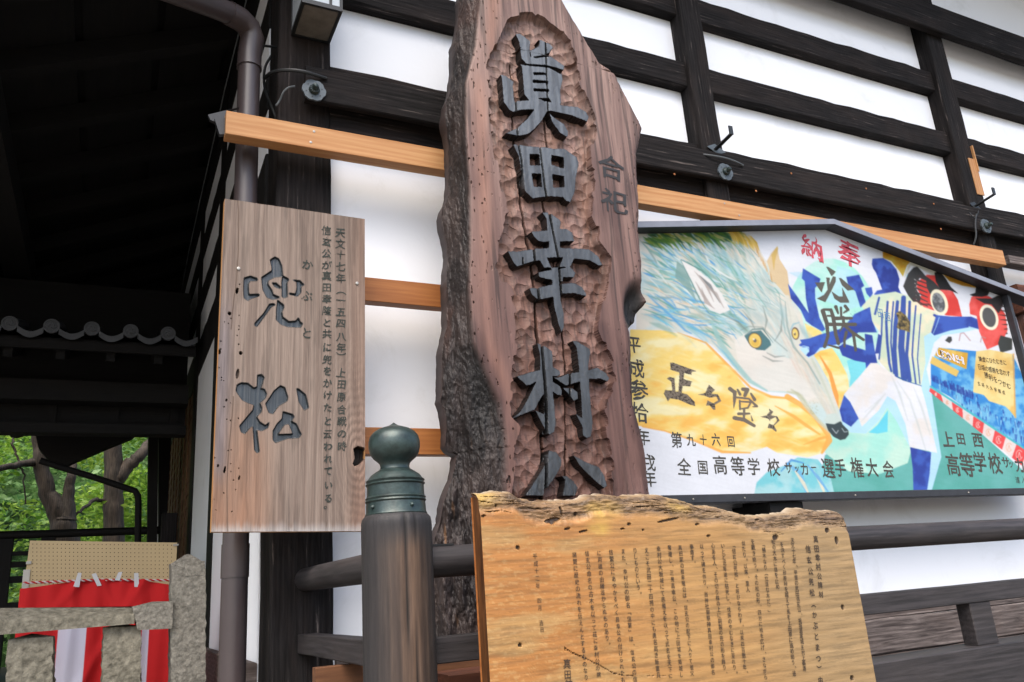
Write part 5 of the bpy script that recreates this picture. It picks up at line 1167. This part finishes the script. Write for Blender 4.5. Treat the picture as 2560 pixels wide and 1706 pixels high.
for q, wd in (([(1310,815),(1375,865)], [8, 7]), ([(1375,860),(1370,980),(1360,1075)], [8, 6, 1]), ([(1412,828),(1445,890)], [4, 6]), ([(1480,820),(1540,830),(1510,905)], [7, 9, 7]), ([(1590,880),(1640,960)], [4, 7]), ([(1385,930),(1560,948),(1665,1045)], [4, 4, 5]), ([(1615,1055),(1670,1048)], [2, 5]),
              ([(1440,975),(1445,1090)], [4, 4]), ([(1440,985),(1590,995),(1550,1070),(1450,1085)], [3, 4, 4, 3]), ([(1425,1150),(1570,1148)], [6, 4]), ([(1500,1095),(1495,1230)], [5, 5]), ([(1370,1205),(1500,1230),(1635,1310)], [8, 8, 6]), ([(1590,1170),(1610,1240)], [1, 4])): em.stroke(Ez(q), [w_*1.25 for w_ in wd], g1)
for q in ([(670,575),(700,575),(800,640),(760,690),(740,700)], [(670,715),(720,720),(715,810),(760,700),(800,710),(800,770),(740,900),(660,1050),(545,1000),(640,950),(690,880)], [(740,900),(840,970),(890,970),(885,850),(975,1030),(975,1055),(860,1055),(780,1000)], [(520,785),(655,780),(610,920),(560,850)], [(840,725),(870,725),(1050,880),(960,895),(880,820)]): em.poly(Cz(q), g2, .95)
for q, wd in (([(625,1165),(680,1330),(695,1500),(650,1640)], [11, 10, 8, 9]), ([(640,1145),(735,1150),(765,1250),(800,1480),(835,1600)], [6, 8, 10, 9, 9]), ([(690,1230),(750,1230)], 5), ([(690,1345),(1060,1345)], [9, 9]), ([(800,1110),(830,1195)], [9, 5]), ([(868,1120),(872,1240)], [6, 6]), ([(925,1100),(965,1150),(905,1190)], [8, 7, 4]), ([(805,1265),(1010,1262)], [9, 7]), ([(900,1250),(905,1350),(1020,1450),(1170,1550)], [7, 8, 8, 7]), ([(900,1360),(850,1440)], [6, 3]),
              ([(940,1450),(915,1560),(915,1640)], [8, 7, 6]), ([(1035,1470),(1065,1690)], [8, 7]), ([(700,1620),(840,1660)], [4, 6])): em.stroke(Cz(q), wd, g2)
for _ in range(60): em.poly(Cz(ell(random.uniform(620, 1060), random.uniform(1150, 1540), 6, 6, 0, 6)), c8(60, 58, 58), .25)
# the panel itself
XP0, XP1, ZP0 = 2.00, 5.125, 1.838
apex = onY(2085, 560, 3.03); lft = onY(1608, 568, 3.03); XM = 3.622
zap = onY(2062, 576, EY)[2]
H_, W_ = 400, 720; Xg = np.linspace(XP0, XP1, W_); ztop = np.where(Xg < XM, 3.345-(XM-Xg)*.154, 3.345-(Xg-XM)*.177)
u, v = np.meshgrid(np.arange(W_)/(W_-1), np.arange(H_)/(H_-1)); X = np.broadcast_to(Xg, (H_, W_)); ZZ = ztop[None, :]*(1-v)+ZP0*v
P = np.stack([X, np.full(X.shape, EY), ZZ], -1); px_, py_ = proj(P); col = em.sample(px_, py_)
EM = thing('votive_panel', 'large roof-topped painted panel of a wolf and a baseball player hung on the wall', 'painted panel', (3.8, EY, 1.8))
grid('painting', P, col*.935, M['paint'], EM)
obj('backing', MB().prism([(XP0, EY+.002, ZP0), (XP1, EY+.002, ZP0), (XP1, EY+.002, ztop[-1]), (XM, EY+.002, 3.345), (XP0, EY+.002, ztop[0])], (0, .014, 0)), M['frame_dark'], EM)
def roof(xa, xb, za, zb):
    m = MB(); m.prism([(xa, 2.95, za), (xb, 2.95, zb), (xb, 2.95, zb+.031), (xa, 2.95, za+.031)], (0, .095, 0)); return m
sl1, sl2 = .154, .177
obj('fascia', MB().prism([(1.85, 2.946, 3.349-(XM-1.85)*sl1), (XM, 2.946, 3.349), (5.5, 2.946, 3.349-(5.5-XM)*sl2), (5.5, 2.946, 3.3805-(5.5-XM)*sl2), (XM, 2.946, 3.3805), (1.85, 2.946, 3.3805-(XM-1.85)*sl1)], (0, .0035, 0)), M['frame'], EM)
obj('roof_board', roof(1.85, XM, 3.347-(XM-1.85)*sl1, 3.347), M['frame_dark'], EM)
obj('roof_board', roof(XM+.0005, 5.5, 3.347, 3.347-(5.5-XM)*sl2), M['frame_dark'], EM)
obj('lower_frame', MB().box((XP0-.03, EY-.05, ZP0-.038), (XP1+.03, EY+.02, ZP0), .003, 8, .001), M['frame_dark'], EM)
obj('side_frame', MB().box((XP1+.0005, EY-.04, ZP0+.001), (XP1+.028, EY+.02, ztop[-1]-.002)), M['frame_dark'], EM)
obj('side_frame', MB().box((XP0-.03, EY-.04, ZP0+.001), (XP0-.0005, EY+.02, ztop[0]-.002)), M['frame_dark'], EM)
for a_, b_ in ((1866, 1272), (1735, 1262), (2140, 1247), (2420, 1226)):
    c = onY(a_, b_, EY-.05); obj('screw', MB().lathe([(.005, 0), (.003, -.003)], (c[0], EY-.0505, ZP0-.02), 8, 1), M['screw'], EM)
a_ = onY(1880, 1262, 3.12); b_ = onY(1965, 1283, 3.12)
obj('hanger_block', MB().box((a_[0], 3.0, ZP0-.10), (b_[0], 3.268, ZP0-.041)), M['black_x'], EM)
tx = Letters(); TY = EY-.0012
def wr(s, F_, pts, k, bold=.012, rot=-3, sx=1, brush=.05, mb=None, sc=1.0):
    for ch, q in zip(s, pts):
        x_, y_ = F_([(q[0], q[1])])[0]; write(mb or tx, ch, x_, y_, (q[2] if len(q) > 2 else k)*sc, TY, rot=rot+random.uniform(-2, 2), bold=bold, sx=sx, brush=brush)
h_ = 1/5.348
wr('第九十六回', Hz, [(490, 215, 42), (680, 215, 33), (845, 210, 27), (1015, 210, 34), (1215, 235, 29)], 30, sx=.85, bold=.016)
wr('全国高等学校サッカー', Hz, [(590, 575, 47), (840, 580, 38), (1072, 545, 50), (1308, 565, 50), (1522, 570, 46), (1785, 580, 46), (1985, 585, 31), (2095, 590, 20), (2200, 605, 34), (2320, 582, 24)], 36, sx=.92, bold=.014)
wr('選手権大会', A, [(1000, 1315, 54), (1060, 1312, 48), (1142, 1312, 54), (1215, 1312, 50), (1295, 1320, 46)], 50, sx=.85, bold=.014)
wr('成参拾', Ez, [(62, 540, 48), (92, 830, 55), (105, 1130, 52)], 50, bold=.016, brush=.09); wr('平', Ez, [(22, 220, 44)], 44, bold=.016)
wr('年', Ez, [(150, 1460, 42)], 42, bold=.016); wr('、戌年', Hz, [(150, 380, 30), (120, 520, 42), (130, 735, 42)], 40, bold=.016)
wr('上田西', Gz, [(548, 1015, 42), (675, 1008, 32), (840, 1020, 40)], 40, bold=.03, sx=1.05)
wr('高等学校', Gz, [(600, 1265, 58), (738, 1262, 62), (862, 1235, 54), (1010, 1250, 56)], 52, bold=.018, sx=.9); wr('サッカー部', Gz, [(1115, 1240, 32), (1165, 1252, 22), (1250, 1268, 42), (1340, 1290, 40), (1460, 1310, 48)], 40, bold=.018)
wr('達人', Gz, [(1232, 1412, 18), (1290, 1412, 18)], 20, bold=.0)
tx.build('brushed_character', M['ink'], EM)
tx = Letters(); 
for s_, q0, q1, k_ in (('謙虚にひたむきに', (865, 225), (1105, 262), 14), ('日頃の感謝を忘れず', (858, 305), (1140, 370), 15), ('勝利をつかむ', (925, 385), (1145, 492), 17), ('主将大久保龍成', (852, 468), (1095, 556), 11)):
    n = len(s_); wr(s_, Gz, [(q0[0]+(q1[0]-q0[0])*i/(n-1), q0[1]+(q1[1]-q0[1])*i/(n-1)) for i in range(n)], k_, bold=.005, rot=-2, mb=tx, sx=.9)
tx.build('brushed_character', M['ink_brown'], EM)
tx = Letters(); write(tx, '納', *Cz([(490, 318)])[0], 62, TY, rot=-9, bold=.020, sx=1.12, brush=.14, shear=-.08); write(tx, '奉', *Cz([(985, 395)])[0], 64, TY, rot=-11, bold=.024, sx=1.10, brush=.14, shear=-.10)
M['ink_red'] = plain('ink_red', L(206, 84, 98), rough=.8, var=.35, scale=50)
tx.build('brushed_character', M['ink_red'], EM)
tx = Letters(); n = 9; wr('UEDANISHI', Gz, [(462+(700-462)*i/(n-1), 168+(245-168)*i/(n-1)) for i in range(n)], 26, bold=.02, brush=0, mb=tx)
tx.build('brushed_character', M['ink_white'], EM)
tx = Letters(); wr('田西', Cz, [(1395, 1190, 26), (1490, 1240, 26)], 22, bold=0, mb=tx, sx=.8); tx.build('brushed_character', M['ink_blue'], EM)

# ================================================================== RAILING WITH BRONZE-CAPPED NEWEL
RAI = thing('veranda_railing', 'dark veranda railing with a round top rail and a green bronze onion finial', 'railing', (.69, 2.12, 0))
ncx, ncy = 0.691, 2.115
zb0 = 0.2; prof = []
zsh = onY(985, 1290, ncy)[2]; ztopn = onY(985, 1064, ncy)[2]
hN = 170; nN = 84; Zs = np.concatenate([np.linspace(zb0, zsh-.02, hN), [zsh-.008, zsh, zsh+.004]]); Rn = np.concatenate([np.full(hN, .0935), [.091, .084, .078]])
th = np.linspace(0, 2*pi, nN, endpoint=False); TH, ZN = np.meshgrid(th, Zs)
Rg = Rn[:, None]+.0012*(fbm(TH*14, ZN*3, 4, 3)-.5)
crk = np.exp(-((TH-4.62-.03*np.sin(ZN*9))/.02)**2)+np.exp(-((TH-4.9-.03*np.sin(ZN*7+2))/.014)**2)
Rg = Rg-.006*np.clip(crk, 0, 1)*(ZN < zsh)
P = np.stack([ncx+Rg*np.cos(TH), ncy+Rg*np.sin(TH), ZN], -1)
wear = np.exp(-((TH-4.75)/.75)**2)*sst(zsh-.02, zsh-.10, ZN)
gr = fbm(TH*16, ZN*3.2, 5, 9)
cn = mix(c8(40, 39, 41), c8(62, 59, 59), gr); cn = mix(cn, mix(c8(112, 88, 70), c8(70, 54, 44), sst(.35, .65, fbm(TH*22+2*fbm(TH*3, ZN*3, 2, 1), ZN*2.2, 5, 19))), wear*.9)
cn = mix(cn, c8(18, 15, 14), np.clip(crk, 0, 1)*.9)
grid('newel_post', P, cn, M['post'], RAI, wrap=True, smooth=True)
s = zsh; H = ztopn-zsh; cap = []
# measured profile: (radius, height above the post shoulder)
def yy(py): return onY(985, py, ncy)[2]-zsh
R0 = .0822
rings = [(R0, 1303), (R0+.002, 1297), (R0-.001, 1292), (R0+.001, 1287), (R0-.002, 1282), (R0-.003, 1262), (R0-.004, 1258), (R0-.0005, 1254), (R0-.003, 1250), (R0-.001, 1246), (R0-.005, 1242), (R0-.006, 1222), (R0-.006, 1216), (R0-.002, 1212), (R0-.006, 1208), (R0-.003, 1203), (R0-.010, 1197), (.066, 1189), (.052, 1180), (.041, 1174), (.039, 1168), (.041, 1160), (.047, 1154), (.058, 1146), (.066, 1135), (.070, 1120), (.070, 1105), (.066, 1092), (.057, 1082), (.044, 1074), (.028, 1069), (.014, 1065), (.005, 1060), (.0005, 1057)]
obj('bronze_finial', MB().lathe([(r, zsh+yy(y)) for r, y in rings], (ncx, ncy, 0), 56), M['bronze'], RAI, smooth=True)
for t in (4.95, 3.55, 0.3, 1.9):
    obj('stud', MB().lathe([(.006, 0), (.0055, .003), (.003, .006), (.0005, .007)], (0, 0, 0), 10), M['bronze'], RAI, smooth=True)
    o_ = [o for o in RAI.children if o.name.startswith('stud')][-1]; 
    me = o_.data
    for v_ in me.vertices:
        x, y, z = v_.co+Vector(BASE[RAI.name]); rr = .079+z
        v_.co = Vector((ncx+rr*cos(t)-x*sin(t), ncy+rr*sin(t)+x*cos(t), zsh+yy(1270)+y))-Vector(BASE[RAI.name])
zr_ = 1.578
obj('round_rail', MB().tube([(.74, 2.15, zr_), (3, 2.15, zr_), (6, 2.15, zr_), (10, 2.15, zr_)], .0425, 28), M['rail'], RAI, smooth=True)
a_ = onY(1035, 1360, 2.12)
obj('iron_strap', MB().box((.77, 2.135, zr_+.041), (.86, 2.165, zr_+.046)), M['iron'], RAI)
obj('round_rail', MB().tube([(.688, 2.15, zr_), (.686, 2.6, zr_), (.684, 3.198, zr_)], .0425, 28), M['rail_y'], RAI, smooth=True)
obj('lower_rail', MB().box((.76, 2.12, 1.318), (10, 2.19, 1.385), .003, 30, .0008), M['rail'], RAI)
obj('lower_rail', MB().box((.655, 2.19, 1.318), (.725, 3.198, 1.385), .003, 8, .0008), M['rail_y'], RAI)
for X in (2.98, 4.9, 6.8):
    q = X; obj('strut', MB().box((q-.06, 2.125, 1.17), (q+.06, 2.185, 1.317), .003), M['rail'], RAI)
    obj('strut', MB().box((q-.028, 2.13, 1.386), (q+.028, 2.17, 1.54), .003), M['rail'], RAI) if False else None
obj('bottom_rail', MB().box((.76, 2.09, 1.02), (10, 2.23, 1.168), .004, 30, .0008), M['rail'], RAI)
VF = thing('veranda_deck', 'raised timber veranda deck along the foot of the white wall', 'deck', (3, 2.6, .9))
for k in range(7):
    obj('deck_board', MB().box((.62, 2.24+k*.125, .90), (10.2, 2.36+k*.125, .94), .002), M['weather'], VF)
obj('edge_board', MB().box((.60, 2.05, .6), (10.2, 2.085, .935), .003), M['redwood'], VF)
a_ = onY(785, 1670, 2.6)
tag(obj('brown_board', MB().box((a_[0], 2.58, .95), (1.9, 2.62, a_[2]), .002, 4, .0004), M['brownboard'], None), 'brown board standing on the deck behind the newel post', 'board')
tag(obj('reddish_box', MB().box((.93, 2.40, .95), (1.25, 2.56, 1.262), .003), M['redwood'], None), 'low red brown wooden box at the foot of the carved slab', 'box')

# ================================================================== INSCRIBED PLAQUE IN FRONT OF THE RAILING
PLY = 1.90
K = Z(1150, 1200, 2.139)
topk = [(60,70),(95,52),(140,52),(180,48),(230,38),(280,50),(330,75),(400,100),(480,95),(560,98),(640,92),(720,65),(800,58),(870,75),(950,65),(1060,62),(1120,72),(1180,85),(1230,105),(1290,125),(1370,130),(1450,150),(1540,172),(1620,178),(1700,172),(1780,165),(1820,140),(1880,138),(1930,150),(1960,160),(2010,150),(2045,160),(2058,175),(2075,230)]
tk = np.array([onY(a_, b_, PLY) for a_, b_ in K(topk)])
xl_, xr_ = .842, 2.112; H_, W_ = 300, 640
Xg = np.linspace(xl_, xr_, W_); zt2 = np.interp(Xg, tk[:, 0], tk[:, 2])+.006*(fbm(Xg*55, Xg*0, 5, 2)-.5)*2
vv = np.linspace(0, 1, H_)**1.15; ZB = .80
X = np.broadcast_to(Xg, (H_, W_)); ZZ = zt2[None, :]*(1-vv[:, None])+ZB*vv[:, None]
P = np.stack([X, np.full(X.shape, PLY), ZZ], -1); px_, py_ = proj(P); kx, ky = (px_-1150)*2.139, (py_-1200)*2.139
dt = zt2[None, :]-ZZ      # distance under the live edge
bandw = .045+.02*fbm(X*6, X*0, 3, 3); inb = sst(1.25, .75, dt/bandw)
dep = .050*np.exp(-dt/.006)+inb*(.006+.018*(fbm(X*16, ZZ*34, 5, 6)-.4)+.006*(fbm(X*45, ZZ*190, 4, 16)-.5))+.0015*(fbm(X*12, ZZ*70, 4, 8)-.5)
ring_ = np.sin((ZZ*230+9*fbm(X*2.2, ZZ*4, 3, 12)+14*sst(1.2, 1.9, X)*0+26*np.exp(-((X-1.35)/.3)**2)*sst(1.5, 1.2, ZZ)*(X-1.2)))
pl = Canvas(1150, 1200, 1110, 620, (0,))
pl.stroke(K([(560,900),(600,925),(680,960),(760,1000),(820,1035),(870,1046),(960,1050),(1120,1050)]), [2.0, 2.0, 1.8, 1.4, 1.0, .6, .4], (1,)); pl.stroke(K([(560,895),(562,915)]), 1, (1,))
for e_ in ((310,362,10,11),(322,885,10,11),(1688,308,16,14),(2015,325,9,22),(2048,682,8,14),(2098,1060,10,14),(198,135,6,6),(128,193,12,6),(500,215,44,12),(495,228,14,10),(548,165,7,26),(628,180,10,10),(905,237,10,8),(1115,215,60,6),(1965,270,12,14),(1270,238,12,6),(980,268,6,5),(870,262,12,4),(660,275,24,5),(575,262,16,6),(1600,212,12,5),(1330,300,10,6)): pl.poly(K(ell(*e_, -12)), (1,), .9)
for _ in range(46):
    x_ = random.uniform(110, 2040); y_ = np.interp(x_, [a_ for a_, b_ in topk], [b_ for a_, b_ in topk])+random.uniform(18, 120)**1.0; l_ = random.uniform(25, 190)
    pl.stroke(K([(x_, y_), (x_+l_*.3, y_+random.uniform(-5, 5)), (x_+l_*.65, y_+random.uniform(-6, 8)), (x_+l_, y_+random.uniform(-4, 14))]), [.4, random.uniform(1, 2.6), .8, .3], (1,), random.uniform(.4, .85))
hm = pl.sample(px_, py_)[..., 0]; dep = dep+.007*hm
P[..., 1] = PLY+dep
w_l = sst(1.55, .95, X)
g1_ = fbm(X*5, ZZ*60+3*fbm(X*3, ZZ*5, 2, 4), 5, 14)
b_c = mix(np.array([.78, .63, .42]), np.array([.69, .53, .34]), g1_)
b_r = mix(np.array([.71, .61, .47]), np.array([.63, .53, .39]), g1_)
col = mix(b_c, b_r, sst(1.5, 2.0, X))
orange = sst(.42, .62, fbm(X*5.5, ZZ*22, 5, 33)+.1*w_l)*w_l; col = mix(col, np.array([.74, .48, .24]), orange*.62)
chips = sst(.58, .70, fbm(X*70, ZZ*260, 4, 35))*w_l; col = mix(col, np.array([.86, .74, .55]), chips*.38)
col = col*(1+.035*ring_[..., None]*(1-inb)[..., None])
bandc = mix(np.array([.56, .48, .38]), np.array([.44, .35, .28]), fbm(X*9, ZZ*40, 4, 40)); col = mix(col, bandc, inb*.75); col = mix(col, np.array([.27, .21, .16]), inb*.65*sst(.54, .70, fbm(X*14+2*fbm(X*5, ZZ*9, 2, 3), ZZ*170, 4, 73))); col = col*(1-.13*sst(.5, .72, fbm(X*11, ZZ*210, 4, 74)))[..., None]
for (kx0, ky0, ra, rb) in ((765, 165, 95, 60), (1185, 125, 75, 50), (740, 260, 60, 40), (100, 90, 130, 60)): col = mix(col, np.array([.83, .70, .36]), .8*np.exp(-(((kx-kx0)/ra)**2+((ky-ky0)/rb)**2)**1.5)*fbm(X*30, ZZ*30, 3, 2)*1.4)
col = mix(col, np.array([.76, .71, .66]), np.clip(np.exp(-dt/.0055)*1.2*sst(.35, .55, fbm(X*14, ZZ*9, 3, 51)+.1), 0, 1)); col = mix(col, np.array([.30, .23, .17]), .6*np.exp(-((dt-.016)/.006)**2)*sst(.45, .65, fbm(X*16, X*0+3, 3, 52)))
col = mix(col, np.array([.17, .12, .08]), np.clip(hm, 0, 1)*.9)*np.array([.97, .945, .88])
PL = thing('inscribed_plaque', 'wide yellow wooden plaque with a live top edge and columns of ink writing', 'plaque', (1.48, PLY, .8))
grid('plaque_face', P, col, M['plaque'], PL)
yb = PLY+.055; side_mat = wood('varnished_edge', 2, L(58, 34, 18), L(118, 74, 38), c3=L(150, 100, 52), patch=L(46, 28, 16), fine=60, stretch=8, rough=.5)
for s_ in (0, -1):
    sd_ = MB()
    idx = list(range(0, H_, 12))+[H_-1]
    V = [P[i, s_] for i in idx]+[(P[i, s_][0]+(.004 if s_ == 0 else -.002), yb, P[i, s_][2]) for i in idx]; n = len(idx)
    sd_.add(V, [(i, i+1, n+i+1, n+i) for i in range(n-1)])
    obj('plaque_side', sd_, side_mat, PL)
tb_ = MB(); idx = list(range(0, W_, 3))+[W_-1]; n = len(idx)
V = [P[0, i] for i in idx]+[(P[0, i][0], yb, P[0, i][2]-.012+.008*vnoise(P[0, i][0]*50, 0, 3)) for i in idx]
tb_.add(V, [(i, i+1, n+i+1, n+i) for i in range(n-1)]); tb_.add([(xl_, yb, ZB), (xr_, yb, ZB), (xr_, PLY, ZB), (xl_, PLY, ZB)], [(0, 1, 2, 3)])
obj('live_edge', tb_, plain('bleached_live_edge', L(196, 184, 168), rough=.9, var=.35, scale=40, bump=.9), PL)
Vb = [(P[0, i][0], yb+.001, P[0, i][2]-.012) for i in idx]+[(P[0, i][0], yb+.001, ZB) for i in idx]
obj('plaque_back', MB().add(Vb, [(i, i+1, n+i+1, n+i) for i in range(n-1)]), M['batten_old'], PL)
tx = Letters(); tx2 = MB(); PT = PLY-.0018
def column(s_, x0_, y0_, step, size, mb, bold=.004, lean=.0):
    for i, ch in enumerate(s_):
        if ch in '　': continue
        y_ = y0_+i*step; x_ = x0_+(y_-y0_)*.094
        a_, b_ = K([(x_, y_)])[0]
        if ch in '（）「」': ch = {'（': '︵', '）': '︶', '「': '﹁', '」': '﹂'}[ch]
        if ch in '、。': a_ += size*.25; b_ -= size*.2
        write(mb, ch, a_+random.uniform(-.5, .5), b_+random.uniform(-.5, .5), size/2.139*random.uniform(.92, 1.06), PT, rot=random.uniform(-4, 2)-3, bold=bold, brush=.05, sx=.92)
column('真田幸村公牌材', 1903, 318, 49, 40, tx, .02); column('信玄公兜松（かぶとまつ）由来', 1862, 370, 58.5, 44, tx, .02)
cols = [('天文十七年、甲斐の武田信玄公、坂城葛尾城主村上義清', 1778, 322, 28.6), ('を決すべく砂原峠を越えて馬を上田原に進め給う、途', 1722, 345, 30), ('松の大木に目を止め', 1676, 330, 30), ('「勝木なり（立派な木だ）」', 1622, 345, 30.5), ('を戴き給う。その松の形、四方に枝を広げ、さながら', 1566, 330, 31.5), ('似たり。以来、里人', 1516, 338, 31), ('「信玄公兜松」と呼びならわす。以来四百数十年、', 1462, 350, 31), ('いとど近年遂に枯死し、伐採のやむなきに至れり。', 1406, 352, 31), ('心ある人、その切り株の上に銅製の兜の形を飾り、', 1352, 352, 31), ('以って碑を作り、当神社御祭神真田幸村公の御名', 1292, 356, 32), ('奉斎す。', 1238, 358, 29), ('真田家の祖幸隆公は、信玄公の配下に入りて祖父', 1178, 362, 32), ('奪還し、三男昌幸公、この地に上田城を築城し', 1120, 362, 34), ('幸村公大坂城にて赤備えを以って武名を天下に', 1062, 368, 34), ('えこそ武田二十四将の中にも勇名高き飯富兵', 998, 378, 35), ('りしものという。', 936, 378, 33), ('また、幸村公の御名「信繁」は、信玄公の信', 872, 382, 36), ('信繁公にあやかるべく昌幸公の付けられたも', 808, 386, 36), ('に両雄の由縁浅からぬものあり。', 744, 392, 35), ('信玄公命名の古木を以って茲に幸村公の牌', 680, 394, 36), ('諸賢に歴史の流れを伝えんとするものなり', 612, 400, 36.5)]
for s_, a_, b_, st_ in cols: column(s_, a_, b_, st_, 31 if a_ > 1100 else 33, tx2, .010)
column('平成十二年　四月　吉日', 402, 408, 39.5, 32, tx2, .004); column('真田神社', 572, 985, 55, 56, tx, .012)
tx.build('brushed_character', M['ink_brown'], PL); obj('inscription', tx2, M['ink_brown'], PL)['kind'] = 'stuff'
